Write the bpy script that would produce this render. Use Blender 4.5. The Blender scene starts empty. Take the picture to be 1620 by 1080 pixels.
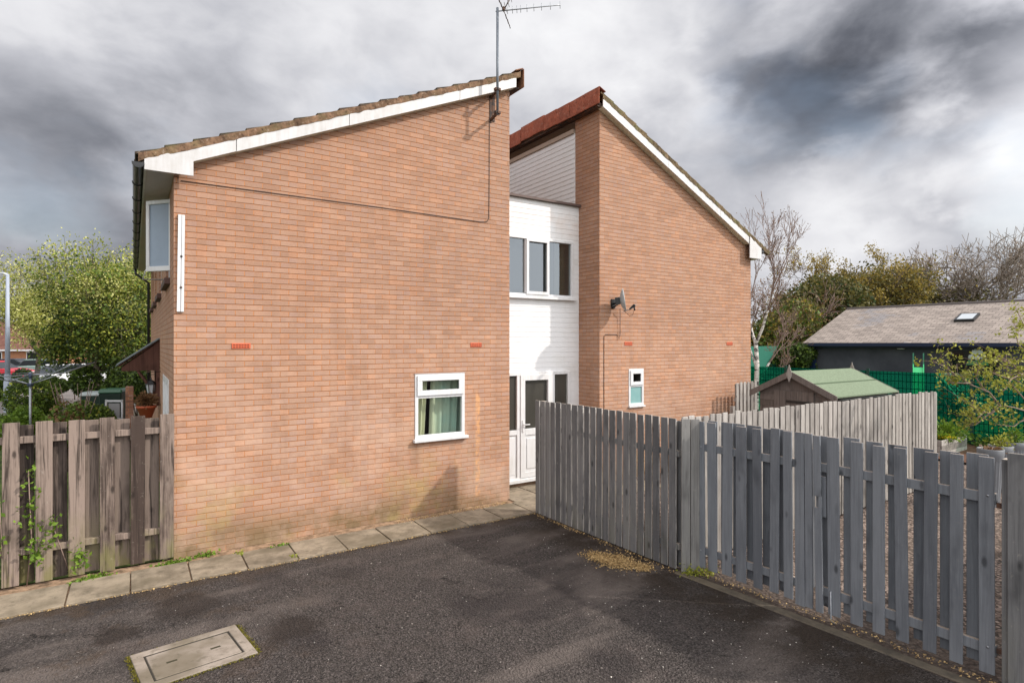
import bpy, bmesh, math, random
import numpy as np
from mathutils import Vector, Matrix, Quaternion
from math import radians as R, sin, cos, tan, pi, sqrt, atan2

C = bpy.context.scene.collection
scene = bpy.context.scene

# ------------------------------------------------------------------ camera
F_PX, EYE, HOR = 912.0, 2.72, 542.0          # focal length in photo pixels (1620 wide), eye height, horizon row
YAW = R(33.27)                                # looking this far right of +Y (house gables lie along X)
ST, CT = sin(YAW), cos(YAW)
cam_d = bpy.data.cameras.new('camera'); cam = bpy.data.objects.new('camera', cam_d); C.objects.link(cam)
cam_d.sensor_width = 36; cam_d.lens = 36*F_PX/1620
cam_d.shift_y = (HOR-540)/1620
cam_d.clip_start = .05; cam_d.clip_end = 3000
cam.location = (0, 0, EYE); cam.rotation_euler = (R(90), 0, -YAW)
scene.camera = cam

# measuring helpers: where a line of sight meets a wall plane / the ground / a depth
def ray(x, y):
    a, b = (x-810)/F_PX, (HOR-y)/F_PX
    return Vector((a*CT+ST, -a*ST+CT, b))
def atY(x, y, Y): d = ray(x, y); return Vector((0, 0, EYE))+d*(Y/d.y)
def atX(x, y, X): d = ray(x, y); return Vector((0, 0, EYE))+d*(X/d.x)
def atD(x, y, D): return Vector((0, 0, EYE))+ray(x, y)*D
def ground(x, y, z=0): d = ray(x, y); return Vector((0, 0, EYE))+d*((z-EYE)/d.z)
def XY(x, Y): return atY(x, HOR, Y).x

# ------------------------------------------------------------------ sun and sky
SUN_FROM = Vector((.76, -.65, tan(R(37.5)))).normalized()
sl = bpy.data.lights.new('sun', 'SUN'); sl.energy = 3.1; sl.angle = R(1.6); sl.color = (1, .93, .84)
so = bpy.data.objects.new('sun', sl); C.objects.link(so)
so.rotation_euler = SUN_FROM.to_track_quat('Z', 'Y').to_euler(); so.location = (20, -20, 30)
scene.view_settings.view_transform = 'Standard'; scene.view_settings.look = 'None'
scene.view_settings.exposure = .33; scene.view_settings.gamma = 1
scene.view_settings.use_curve_mapping = False

w = bpy.data.worlds.new('World'); scene.world = w; w.use_nodes = True
wn = w.node_tree; wn.nodes.clear()
class NT:
    def __init__(s, nt): s.t = nt
    def n(s, typ, props=None, **inp):
        nd = s.t.nodes.new(typ)
        for k, v in (props or {}).items(): setattr(nd, k, v)
        for k, v in inp.items():
            key = int(k[1:]) if k[0] == 'i' and k[1:].isdigit() else k.replace('_', ' ')
            s.put(nd.inputs[key], v)
        return nd
    def put(s, sock, v):
        if isinstance(v, bpy.types.NodeSocket): s.t.links.new(v, sock)
        elif isinstance(v, bpy.types.Node): s.t.links.new(v.outputs[0], sock)
        else:
            if hasattr(sock, 'default_value'):
                dv = sock.default_value
                if hasattr(dv, '__len__') and len(dv) == 4 and len(v) == 3: v = (*v, 1)
                sock.default_value = v
    def m(s, op, a, b=0, c=0, clamp=False):
        nd = s.t.nodes.new('ShaderNodeMath'); nd.operation = op; nd.use_clamp = clamp
        s.put(nd.inputs[0], a); s.put(nd.inputs[1], b); s.put(nd.inputs[2], c); return nd.outputs[0]
    def vm(s, op, a, b=(0, 0, 0)):
        nd = s.t.nodes.new('ShaderNodeVectorMath'); nd.operation = op
        s.put(nd.inputs[0], a); s.put(nd.inputs[1], b)
        return nd.outputs['Value'] if op in ('DOT_PRODUCT', 'LENGTH') else nd.outputs[0]
    def mix(s, f, a, b, mode='MIX'):
        nd = s.t.nodes.new('ShaderNodeMix'); nd.data_type = 'RGBA'; nd.blend_type = mode
        s.put(nd.inputs[0], f); s.put(nd.inputs[6], a); s.put(nd.inputs[7], b); return nd.outputs[2]
    def rng(s, v, a, b, c=0., d=1., smooth=False):
        nd = s.t.nodes.new('ShaderNodeMapRange'); nd.clamp = True
        if smooth: nd.interpolation_type = 'SMOOTHSTEP'
        s.put(nd.inputs[0], v)
        for i, q in enumerate((a, b, c, d)): s.put(nd.inputs[i+1], q)
        return nd.outputs[0]
    def noise(s, vec, scale, detail=4, rough=.5, dist=0.):
        nd = s.t.nodes.new('ShaderNodeTexNoise'); s.put(nd.inputs['Vector'], vec)
        nd.inputs['Scale'].default_value = scale; nd.inputs['Detail'].default_value = detail
        nd.inputs['Roughness'].default_value = rough; nd.inputs['Distortion'].default_value = dist
        return nd.outputs[0]
    def ramp(s, f, stops):
        nd = s.t.nodes.new('ShaderNodeValToRGB'); s.put(nd.inputs[0], f)
        e = nd.color_ramp.elements
        while len(e) < len(stops): e.new(.5)
        for el, (p, c) in zip(e, stops): el.position = p; el.color = (*c, 1)
        return nd.outputs[0]
W = NT(wn)
tc = W.n('ShaderNodeTexCoord').outputs['Generated']
dirv = W.vm('NORMALIZE', tc)
sky = W.n('ShaderNodeTexSky', dict(sky_type='NISHITA', sun_disc=False, sun_elevation=R(37.5),
          sun_rotation=atan2(SUN_FROM.x, SUN_FROM.y), air_density=1.2, dust_density=2))
sep = W.n('ShaderNodeSeparateXYZ', Vector=dirv)
den = W.m('ADD', W.m('MAXIMUM', sep.outputs[2], 0), .38)
pl = W.n('ShaderNodeCombineXYZ', X=W.m('DIVIDE', sep.outputs[0], den), Y=W.m('DIVIDE', sep.outputs[1], den), Z=0.).outputs[0]
dq = W.vm('MULTIPLY', dirv, (1, 1, 1.7))
big = W.noise(dq, 2.1, 5, .5, .15)
fine = W.noise(W.vm('ADD', dq, (7.3, 1.1, 0)), 5.0, 6, .50, .2)
base = W.m('ADD', W.m('MULTIPLY', big, .72), W.m('MULTIPLY', fine, .40))      # about .56
cov = W.m('ADD', W.m('MULTIPLY', W.m('SUBTRACT', base, .56), 1.45), .60)
def blob(px_, py_, rad, amt, prev, wob=.16):
    d = ray(px_, py_).normalized()
    dd = W.m('ARCCOSINE', W.vm('DOT_PRODUCT', dirv, tuple(d)))
    dd = W.m('ADD', dd, W.m('MULTIPLY', W.m('SUBTRACT', fine, .5), wob*3))
    return W.m('ADD', prev, W.rng(dd, R(rad), 0, 0, amt, True))
bri = cov
back = W.vm('DOT_PRODUCT', dirv, tuple(Vector((.1, -1, .5)).normalized()))
bri = W.m('ADD', bri, W.rng(back, -.1, .9, 0, .34, True))
back2 = W.vm('DOT_PRODUCT', dirv, tuple(Vector((-1, -.55, .6)).normalized()))
bri = W.m('ADD', bri, W.rng(back2, .3, .9, 0, .4, True))
for (a, b, r_, am) in [(40, 300, 20, -.20), (60, 110, 12, -.06), (330, 150, 12, -.05), (60, 405, 6, .14), (20, 20, 7, .10), (150, 330, 9, -.10),
                       (600, 20, 18, .18), (880, 60, 16, .20), (1110, 130, 10, .22), (1010, 250, 12, .12), (1000, 20, 9, .06),
                       (1280, 60, 11, -.24), (1130, 60, 7, -.14), (1440, 50, 11, -.16), (1500, 140, 10, -.22), (1240, 180, 8, -.26), (1400, 210, 9, -.20), (1600, 130, 8, -.20),
                       (1290, 345, 9, .20), (1400, 315, 7, .20), (1590, 220, 6, .34), (1440, 240, 4, .18), (1490, 290, 6, -.12), (1570, 15, 6, .16), (1130, 20, 4, .14)]:
    bri = blob(a, b, r_, am, bri)
det = W.noise(W.vm('ADD', dq, (2.2, 5.1, 3.)), 13., 6, .55, .3)
bri = W.m('ADD', bri, W.m('MULTIPLY', W.m('SUBTRACT', det, .5), .32))
bri = W.m('ADD', W.m('MULTIPLY', bri, .74), .24)
ccol = W.ramp(bri, [(0.0, (.07, .075, .09)), (.2, (.115, .122, .145)), (.36, (.18, .188, .215)), (.50, (.285, .292, .325)), (.66, (.45, .455, .49)),
                    (.80, (.63, .63, .655)), (1.0, (.82, .82, .83))])
bg1 = W.n('ShaderNodeBackground', Color=sky.outputs[0], Strength=.12)
sunside = W.vm('DOT_PRODUCT', dirv, tuple(Vector((.35, -.85, .55)).normalized()))
bg2 = W.n('ShaderNodeBackground', Color=ccol, Strength=W.m('ADD', 1., W.rng(sunside, .1, 1., 0, 1.35, True)))
gap = W.rng(W.noise(W.vm('ADD', dq, (1., 8., 2.)), 2.6, 5, .5, .2), .54, .70, .0, .28, True)
mx = W.n('ShaderNodeMixShader', i0=gap, i1=bg2, i2=bg1)
W.n('ShaderNodeOutputWorld', Surface=mx)

# ------------------------------------------------------------------ materials
MATS = {}
def mat(name, fn, **kw):
    if name in MATS: return MATS[name]
    m = bpy.data.materials.new(name); m.use_nodes = True; nt = m.node_tree; nt.nodes.clear()
    N = NT(nt); out = nt.nodes.new('ShaderNodeOutputMaterial')
    sh = fn(N, **kw); nt.links.new(sh if isinstance(sh, bpy.types.NodeSocket) else sh.outputs[0], out.inputs[0])
    MATS[name] = m; return m
def pos(N): return N.n('ShaderNodeNewGeometry').outputs['Position']
def isl(N): return N.n('ShaderNodeNewGeometry').outputs['Random Per Island']
def bsdf(N, col, rough=.6, bump=None, bs=.3, bd=.01, metal=0., spec=.5, **kw):
    b = N.n('ShaderNodeBsdfPrincipled', Base_Color=col, Roughness=rough, Metallic=metal)
    b.inputs['Specular IOR Level'].default_value = spec
    if bump is not None:
        bp = N.n('ShaderNodeBump', Height=bump, Strength=bs, Distance=bd); N.put(b.inputs['Normal'], bp)
    return b
def brick_fn(N, dirt=True, c1=(.380, .234, .162), c2=(.462, .292, .207), bed_shade=(.085, .038, .026)):
    g = N.n('ShaderNodeNewGeometry'); p = g.outputs['Position']
    sp = N.n('ShaderNodeSeparateXYZ', Vector=p); sn = N.n('ShaderNodeSeparateXYZ', Vector=g.outputs['Normal'])
    side = N.m('GREATER_THAN', N.m('ABSOLUTE', sn.outputs[0]), .5)
    u = N.m('ADD', N.m('MULTIPLY', sp.outputs[0], N.m('SUBTRACT', 1, side)), N.m('MULTIPLY', sp.outputs[1], side))
    wob = N.noise(p, 6, 2)
    v = N.m('ADD', sp.outputs[2], N.m('MULTIPLY', N.m('SUBTRACT', wob, .5), .008))
    uv = N.n('ShaderNodeCombineXYZ', X=N.m('ADD', u, N.m('MULTIPLY', N.noise(p, 9, 2), .006)), Y=v, Z=0.).outputs[0]
    bt = N.n('ShaderNodeTexBrick', dict(offset=.5), Vector=uv, Color1=(0, 0, 0, 1), Color2=(1, 1, 1, 1), Mortar=(.5, .5, .5, 1), Scale=1.0,
             Mortar_Size=.0066, Mortar_Smooth=.3, Bias=0., Brick_Width=.225, Row_Height=.075)
    big = N.noise(p, .55, 4, .6); mid = N.noise(p, 3.5, 5, .65); fin = N.noise(p, 60, 3, .6)
    col = N.mix(bt.outputs[0], c1, c2)
    # each brick its own tint: greyer, oranger, darker
    bid = N.n('ShaderNodeTexWhiteNoise', dict(noise_dimensions='2D'),
              Vector=N.vm('FLOOR', N.vm('MULTIPLY', uv, (8.8889, 13.3333, 1))))
    col = N.mix(N.rng(bid.outputs[0], .72, 1, 0, .5), col, (.42, .285, .235))
    col = N.mix(N.rng(bid.outputs[0], .25, 0, 0, .35), col, (.60, .30, .165))
    col = N.mix(N.rng(mid, .35, .65), N.mix(1, col, (.90, .89, .90), 'MULTIPLY'), col)
    col = N.mix(N.rng(sp.outputs[2], 3.4, 2.6, .5, 0, True), col, N.mix(1, col, (.84, .82, .82), 'MULTIPLY'))
    col = N.mix(N.rng(big, .38, .64, 0, .35, True), col, N.mix(1, col, (1.12, 1.0, .90), 'MULTIPLY'))
    col = N.mix(N.rng(fin, .42, .8, 0, .35), col, N.mix(1, col, (.55, .5, .5), 'MULTIPLY'))
    fv = N.m('FRACT', N.m('DIVIDE', v, .075))
    bed = N.rng(fv, .15, .09)  # thin shadow line under each brick course, painted into the bed joint
    wear = N.m('ADD', N.rng(sp.outputs[2], 3.2, 2.8, 0, .18, True), N.rng(sp.outputs[2], 1.9, .6, 0, .3, True))
    wear = N.m('ADD', wear, N.rng(mid, .52, .66, 0, .2), clamp=True)
    bcol = N.mix(wear, bed_shade, (.46, .23, .12))
    mcol = N.mix(bed, (.46, .205, .095), bcol)
    low = wear
    mcol = N.mix(N.rng(fin, .60, .74, 0, .45), mcol, (.14, .065, .04))
    col = N.mix(bt.outputs['Fac'], col, mcol)
    if dirt:
        z = sp.outputs[2]
        streak = N.noise(N.vm('MULTIPLY', p, (2.2, 2.2, .35)), 1.6, 5, .6)
        d1 = N.m('MULTIPLY', N.rng(z, .62, .05, 0, 1, True), N.rng(N.noise(p, 1.7, 5, .65), .30, .56))
        col = N.mix(N.m('MULTIPLY', d1, .85), col, (.15, .11, .055))
        d2 = N.m('MULTIPLY', N.rng(z, 1.5, .2, 0, 1, True), N.rng(N.noise(N.vm('ADD', p, (5, 0, 3)), 1.1, 5, .7), .52, .66))
        col = N.mix(N.m('MULTIPLY', d2, .45), col, (.36, .29, .10))
        d3 = N.m('MULTIPLY', N.rng(z, 3.0, 1.0, 0, 1, True), N.rng(N.noise(N.vm('ADD', p, (1, 0, 9)), .8, 5, .7), .48, .62))
        col = N.mix(N.m('MULTIPLY', d3, .30), col, (.62, .44, .34))
        col = N.mix(N.m('MULTIPLY', N.rng(streak, .52, .74, 0, .26), N.rng(z, 5, 2.8, .3, 1)), col, (.20, .115, .075))
        # pale mortar smear where a downpipe has been taken off, beside the door
        sx = N.m('ABSOLUTE', N.m('SUBTRACT', N.m('ADD', sp.outputs[0], N.m('MULTIPLY', N.noise(p, 8, 2), .03)), 4.83))
        st = N.m('MULTIPLY', N.rng(sx, .055, .03), N.m('MULTIPLY', N.rng(z, 1.95, 1.85), N.rng(z, .1, .2)))
        st = N.m('MULTIPLY', st, N.rng(N.noise(p, 7, 5, .75), .42, .56))
        col = N.mix(N.m('MULTIPLY', st, .7), col, (.66, .34, .15))
        # grey run-off below the small kitchen window's sill end
        sx2 = N.m('ABSOLUTE', N.m('SUBTRACT', N.m('ADD', sp.outputs[0], N.m('MULTIPLY', N.noise(p, 6, 3), .10)), 3.74))
        st2 = N.m('MULTIPLY', N.rng(sx2, .14, .0), N.m('MULTIPLY', N.rng(z, 1.3, 1.15), N.rng(z, .5, 1.1)))
        col = N.mix(N.m('MULTIPLY', st2, .45), col, (.17, .10, .07))
    h = N.m('ADD', N.m('MULTIPLY', bt.outputs['Fac'], -1.), N.m('MULTIPLY', fin, .35))
    return bsdf(N, col, .9, h, .75, .009, spec=.2)
BRICK = mat('brick', brick_fn)

def paint_fn(N, col=(.8, .8, .79), rough=.35, dirt=.12, bs=.04):
    p = pos(N); n1 = N.noise(p, 2.5, 5, .65); n2 = N.noise(N.vm('MULTIPLY', p, (9, 9, 1)), 2, 4, .6)
    dc = tuple(c*k for c, k in zip(col, (.62, .58, .5)))
    c = N.mix(N.m('MULTIPLY', N.rng(N.m('MULTIPLY', N.m('ADD', n1, n2), .5), .45, .68), dirt*3), col, dc)
    return bsdf(N, c, rough, N.noise(p, 25, 3), bs, .004)
UPVC = mat('white_plastic', paint_fn, col=(.66, .66, .67), dirt=.12)
BARGE = mat('white_bargeboard', paint_fn, col=(.58, .57, .575), dirt=.18)
SOFF = mat('grey_soffit', paint_fn, col=(.48, .42, .39), dirt=.15)
CREAM = mat('aged_white_soffit', paint_fn, col=(.72, .70, .58), dirt=.3)
BLACKP = mat('black_plastic', paint_fn, col=(.012, .013, .015), dirt=.1)
GREYMET = mat('galvanised_metal', lambda N: bsdf(N, N.mix(N.noise(pos(N), 40, 3), (.22, .24, .27), (.42, .43, .45)), .45, metal=.7))
DARKMET = mat('rusty_bracket', lambda N: bsdf(N, N.mix(N.rng(N.noise(pos(N), 14, 4), .4, .6), (.03, .02, .018), (.12, .055, .03)), .8))
CABLE = mat('dark_cable', lambda N: bsdf(N, (.05, .03, .025), .7))
def clad_fn(N):
    p = pos(N); sp = N.n('ShaderNodeSeparateXYZ', Vector=p)
    n1 = N.noise(N.vm('MULTIPLY', p, (1, 1, 2.5)), 1.6, 5, .65); n2 = N.noise(N.vm('MULTIPLY', p, (6, 6, .6)), 1.5, 4, .6)
    c = N.mix(N.rng(n1, .52, .74, 0, .5), (.72, .72, .725), (.58, .57, .53))
    c = N.mix(N.rng(n2, .54, .76, 0, .16), c, (.45, .43, .38))
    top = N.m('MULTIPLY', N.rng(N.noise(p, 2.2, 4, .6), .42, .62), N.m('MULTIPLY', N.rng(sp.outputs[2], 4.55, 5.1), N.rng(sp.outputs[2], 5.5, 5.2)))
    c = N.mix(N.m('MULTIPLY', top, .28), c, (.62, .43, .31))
    return bsdf(N, c, .4, N.noise(p, 30, 2), .03, .003)
CLAD = mat('white_cladding', clad_fn)

def wood_fn(N, a=(.17, .125, .105), b=(.36, .29, .25), moss=0., rough=.85, contrast=1., knots=True, speck=0., edge=None, top=None, streak=.35):
    g = N.n('ShaderNodeNewGeometry'); p = g.outputs['Position']; r = g.outputs['Random Per Island']
    off = N.n('ShaderNodeCombineXYZ', X=N.m('MULTIPLY', r, 37.), Y=N.m('MULTIPLY', r, 91.), Z=N.m('MULTIPLY', r, 53.)).outputs[0]
    q = N.vm('ADD', p, off)
    grain = N.noise(N.vm('MULTIPLY', q, (48, 48, 1.7)), 1, 6, .72, .8)
    blot = N.noise(N.vm('MULTIPLY', q, (3, 3, 1.1)), 1.4, 5, .65)
    t = N.m('ADD', N.m('MULTIPLY', grain, .55), N.m('MULTIPLY', blot, .5))
    t = N.m('ADD', t, N.m('MULTIPLY', N.m('SUBTRACT', r, .5), .24))
    c = N.mix(N.rng(t, .5-.16/contrast, .5+.2/contrast), a, b)
    c = N.mix(N.rng(N.noise(N.vm('MULTIPLY', q, (4, 4, 1.8)), 1, 3, .5), .58, .74, 0, .55), c, tuple(x*.45 for x in a))
    sk_ = N.noise(N.vm('MULTIPLY', q, (26, 26, .8)), 1, 4, .6, 1.2)
    c = N.mix(N.rng(sk_, .52, .66, 0, streak), c, tuple(x*.4 for x in a))
    if knots:
        vo = N.n('ShaderNodeTexVoronoi', Vector=N.vm('MULTIPLY', q, (6, 6, 2.6)), Scale=1.)
        kn = N.rng(vo.outputs['Distance'], .15, .07)
        c = N.mix(N.m('MULTIPLY', kn, .75), c, tuple(x*.3 for x in a))
    sp = N.n('ShaderNodeSeparateXYZ', Vector=p)
    if moss:
        mm = N.m('MULTIPLY', N.rng(sp.outputs[2], .8, .0), N.rng(blot, .45, .6))
        c = N.mix(N.m('MULTIPLY', mm, moss), c, (.16, .15, .05))
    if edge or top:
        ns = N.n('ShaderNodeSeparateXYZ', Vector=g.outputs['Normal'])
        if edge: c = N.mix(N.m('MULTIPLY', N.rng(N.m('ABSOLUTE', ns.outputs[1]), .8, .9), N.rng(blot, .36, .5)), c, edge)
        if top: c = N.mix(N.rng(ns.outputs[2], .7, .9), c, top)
    if speck:
        c = N.mix(N.rng(N.noise(q, 22, 4, .75), .62, .70, 0, speck), c, (.42, .38, .33))
    return bsdf(N, c, rough, grain, .5, .004, spec=.25)
WOLD = mat('weathered_wood', wood_fn, a=(.055, .038, .031), b=(.255, .195, .162), moss=.8, contrast=1.6, speck=.25, streak=.85)
WOLD2 = mat('weathered_wood_dark', wood_fn, a=(.045, .033, .028), b=(.19, .145, .12), moss=.7, contrast=1.7, streak=.8)
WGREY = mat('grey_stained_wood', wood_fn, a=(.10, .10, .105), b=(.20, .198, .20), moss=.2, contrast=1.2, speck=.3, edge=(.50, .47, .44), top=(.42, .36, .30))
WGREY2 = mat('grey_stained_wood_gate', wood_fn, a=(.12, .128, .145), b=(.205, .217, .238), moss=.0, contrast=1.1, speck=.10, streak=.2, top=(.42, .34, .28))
WCORN = mat('grey_corner_wood', wood_fn, a=(.12, .115, .11), b=(.24, .232, .222), moss=.2, contrast=1.2, speck=.3)
WPALE = mat('pale_grey_wood', wood_fn, a=(.20, .18, .165), b=(.43, .40, .37), moss=.1, contrast=1.3)
WSHED = mat('shed_wood', wood_fn, a=(.12, .10, .09), b=(.21, .18, .165), moss=0.)
WBROWN = mat('brown_stained_wood', wood_fn, a=(.05, .022, .016), b=(.13, .06, .045))
WBARK = mat('bark', wood_fn, a=(.07, .055, .04), b=(.17, .135, .10), knots=False)
WBARK2 = mat('bark_twig', wood_fn, a=(.16, .105, .085), b=(.28, .20, .17), knots=False)
WBARK3 = mat('bark_grey', wood_fn, a=(.17, .135, .11), b=(.32, .265, .22), knots=False)
def birch_fn(N):
    p = pos(N); n = N.noise(N.vm('MULTIPLY', p, (3, 3, 9)), 1.6, 3, .6)
    return bsdf(N, N.mix(N.rng(n, .5, .6), (.62, .58, .54), (.06, .05, .045)), .8)
BIRCH = mat('birch_bark', birch_fn)

def tile_fn(N, a=(.11, .068, .045), b=(.31, .185, .115), moss=(.20, .18, .08), mf=.4):
    g = N.n('ShaderNodeNewGeometry'); p = g.outputs['Position']; r = g.outputs['Random Per Island']
    n1 = N.noise(p, 7, 6, .7); n2 = N.noise(N.vm('ADD', p, (3, 9, 1)), 3.2, 5, .65); n3 = N.noise(p, 28, 4, .7)
    c = N.mix(N.rng(n1, .36, .66), a, b)
    c = N.mix(N.m('MULTIPLY', N.rng(n2, .48, .64), mf), c, moss)
    c = N.mix(N.rng(n3, .60, .68, 0, .6), c, (.46, .40, .33))
    c = N.mix(N.rng(n3, .42, .33, 0, .8), c, (.03, .02, .015))
    c = N.mix(N.rng(r, .0, 1., 0, .25), c, a)
    return bsdf(N, c, .95, n3, .6, .012, spec=.2)
TILE = mat('mossy_roof_tile', tile_fn)
TILED = mat('dark_old_tile', tile_fn, a=(.035, .03, .026), b=(.12, .085, .06), moss=(.09, .09, .035), mf=.5)
TILEM = mat('mossier_roof_tile', tile_fn, a=(.10, .075, .045), b=(.26, .18, .105), moss=(.17, .165, .075), mf=.8)
TERRA = mat('terracotta_ridge', tile_fn, a=(.24, .070, .042), b=(.44, .135, .08), moss=(.26, .10, .07), mf=.5)
REDBRK = mat('air_brick', lambda N: bsdf(N, N.mix(N.noise(pos(N), 30, 3), (.45, .085, .035), (.62, .14, .06)), .8))
REDHOLE = mat('air_brick_slot', lambda N: bsdf(N, (.09, .015, .01), .9))
DARKIN = mat('dark_interior', lambda N: bsdf(N, (.03, .028, .026), .9))
ROOM = mat('room_wall', lambda N: bsdf(N, (.34, .31, .27), .9))
def glass_fn(N, tint=(.9, .95, .93), refl=.0, rcol=(1, 1, 1), rough=.0):
    fc = N.n('ShaderNodeLayerWeight', Blend=.5).outputs['Facing']; lw = N.m('ADD', N.m('MULTIPLY', N.m('POWER', fc, 5), .96), .04)
    n = N.noise(pos(N), 1.2, 2)
    bp = N.n('ShaderNodeBump', Height=n, Strength=.12, Distance=.02)
    gl = N.n('ShaderNodeBsdfGlossy', Color=rcol, Roughness=rough, Normal=bp)
    tr = N.n('ShaderNodeBsdfTransparent', Color=tint)
    return N.n('ShaderNodeMixShader', i0=N.m('ADD', N.m('MULTIPLY', lw, 1.8), refl, clamp=True), i1=tr, i2=gl)
GLASS = mat('window_glass', glass_fn, tint=(.85, .9, .88))
GLASSR = mat('window_glass_bright', glass_fn, tint=(.5, .55, .55), refl=.10, rcol=(.80, .88, .95))
GLASSD = mat('obscured_door_glass', lambda N: bsdf(N, N.mix(N.noise(N.vm('MULTIPLY', pos(N), (3, 3, .8)), 1.5, 3), (.035, .034, .030), (.070, .066, .056)), .18))
FROST = mat('frosted_glass', lambda N: bsdf(N, N.mix(N.noise(pos(N), 5, 3), (.16, .33, .33), (.26, .42, .41)), .25))
def curt_fn(N):
    g = N.n('ShaderNodeNewGeometry'); sp = N.n('ShaderNodeSeparateXYZ', Vector=g.outputs['Position'])
    t = N.rng(sp.outputs[0], 4.0, 4.28)
    c = N.mix(t, (.66, .64, .42), (.24, .44, .40))
    return bsdf(N, N.mix(N.noise(g.outputs['Position'], 3, 3), c, (.5, .5, .36)), .9)
CURT = mat('curtain', curt_fn)

def asphalt_fn(N):
    p = pos(N); sp = N.n('ShaderNodeSeparateXYZ', Vector=p)
    vo = N.n('ShaderNodeTexVoronoi', Vector=p, Scale=85.)
    vo2 = N.n('ShaderNodeTexVoronoi', Vector=N.vm('ADD', p, (3, 3, 0)), Scale=24.); vo3 = N.n('ShaderNodeTexVoronoi', Vector=N.vm('ADD', p, (1, 7, 0)), Scale=42.)
    s3 = N.n('ShaderNodeSeparateColor', Color=vo3.outputs['Color'])
    n1 = N.noise(p, .7, 5, .6, .4); n2 = N.noise(N.vm('ADD', p, (9, 4, 0)), 2.1, 5, .65); n3 = N.noise(p, 40, 4, .7)
    n4 = N.noise(N.vm('MULTIPLY', N.vm('ADD', p, (2, 7, 0)), (.45, 1.5, 1)), .8, 4, .55, .3)
    c = N.mix(N.rng(n3, .35, .68), (.015, .012, .011), (.102, .087, .079))
    sv = N.n('ShaderNodeSeparateColor', Color=vo.outputs['Color'])
    c = N.mix(N.rng(sv.outputs[0], .62, 1, 0, .75), c, (.15, .125, .12))
    c = N.mix(N.rng(sv.outputs[1], .72, 1, 0, .8), c, (.008, .006, .007))
    c = N.mix(N.m('MULTIPLY', N.rng(s3.outputs[0], .70, 1, 0, .7), N.rng(vo3.outputs['Distance'], .5, .25)), c, (.17, .15, .14))
    c = N.mix(N.m('MULTIPLY', N.rng(s3.outputs[1], .70, 1, 0, .8), N.rng(vo3.outputs['Distance'], .6, .3)), c, (.006, .005, .005))
    c = N.mix(N.rng(n4, .48, .66, 0, .75, True), c, (.16, .132, .118))
    c = N.mix(N.rng(n2, .54, .68, 0, .30), c, (.13, .10, .09))
    c = N.mix(N.rng(n1, .46, .34, 0, .65), c, (.022, .017, .018))
    s2 = N.n('ShaderNodeSeparateColor', Color=vo2.outputs['Color'])
    c = N.mix(N.m('MULTIPLY', N.rng(s2.outputs[1], .975, .985), N.rng(vo2.outputs['Distance'], .25, .14)), c, (.34, .30, .27))
    bp_ = N.m('MULTIPLY', N.rng(N.noise(N.vm('ADD', p, (4, 1, 0)), 1.5, 6, .7), .52, .62), N.rng(sp.outputs[0], 2.4, -.3))
    c = N.mix(N.m('MULTIPLY', bp_, .6), c, (.075, .048, .030))
    cr = N.n('ShaderNodeTexVoronoi', dict(feature='DISTANCE_TO_EDGE'), Vector=N.vm('ADD', p, N.n('ShaderNodeCombineXYZ', X=N.m('MULTIPLY', N.noise(p, 2.5, 5, .7), .9), Y=N.m('MULTIPLY', N.noise(N.vm('ADD', p, (3, 3, 3)), 2.5, 5, .7), .9), Z=0.).outputs[0]), Scale=.55)
    c = N.mix(N.m('MULTIPLY', N.rng(cr.outputs['Distance'], .006, .002), N.rng(n2, .48, .56)), c, (.008, .006, .005))
    # dark damp moss along the fence foot (fence stands on x about 5.5) and in a few spots
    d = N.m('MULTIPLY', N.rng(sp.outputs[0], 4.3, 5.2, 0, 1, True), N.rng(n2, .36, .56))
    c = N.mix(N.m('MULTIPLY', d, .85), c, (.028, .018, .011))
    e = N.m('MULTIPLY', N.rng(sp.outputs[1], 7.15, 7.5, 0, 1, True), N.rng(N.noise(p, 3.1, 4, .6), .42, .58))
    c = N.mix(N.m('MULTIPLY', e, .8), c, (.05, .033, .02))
    for (a, b, r_) in ((1.27, 5.75, .32), (.45, 6.85, .40), (-.15, 6.5, .25)):
        dd = N.vm('LENGTH', N.vm('SUBTRACT', p, (a, b, 0)))
        dd = N.m('ADD', dd, N.m('MULTIPLY', N.m('SUBTRACT', N.noise(p, 5, 4, .65), .5), .5))
        c = N.mix(N.rng(dd, r_, r_*.55, 0, .72), c, (.022, .015, .012))
    h = N.m('ADD', N.m('ADD', N.m('MULTIPLY', vo.outputs['Distance'], 1.0), N.m('MULTIPLY', vo3.outputs['Distance'], -1.2)), n3)
    return bsdf(N, c, .85, h, 1., .018, spec=.3)
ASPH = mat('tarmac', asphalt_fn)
def slab_fn(N, a=(.12, .095, .065), b=(.28, .228, .165)):
    g = N.n('ShaderNodeNewGeometry'); p = g.outputs['Position']; r = g.outputs['Random Per Island']
    n1 = N.noise(p, 4, 6, .7); n2 = N.noise(p, 1.4, 3, .5); n3 = N.noise(p, 90, 3, .6)
    c = N.mix(N.rng(N.m('ADD', n1, N.m('MULTIPLY', r, .12)), .38, .68), a, b)
    c = N.mix(N.rng(n2, .50, .62, 0, .7), c, (.11, .088, .055))
    c = N.mix(N.rng(N.noise(p, 11, 4, .7), .56, .68, 0, .6), c, (.09, .075, .05))
    c = N.mix(N.rng(n3, .6, .72, 0, .5), c, (.10, .08, .06))
    return bsdf(N, c, .9, N.m('ADD', n1, n3), .35, .005)
SLAB = mat('concrete_slab', slab_fn)
SLAB2 = mat('manhole_concrete', slab_fn, a=(.16, .13, .10), b=(.29, .245, .205))
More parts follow.
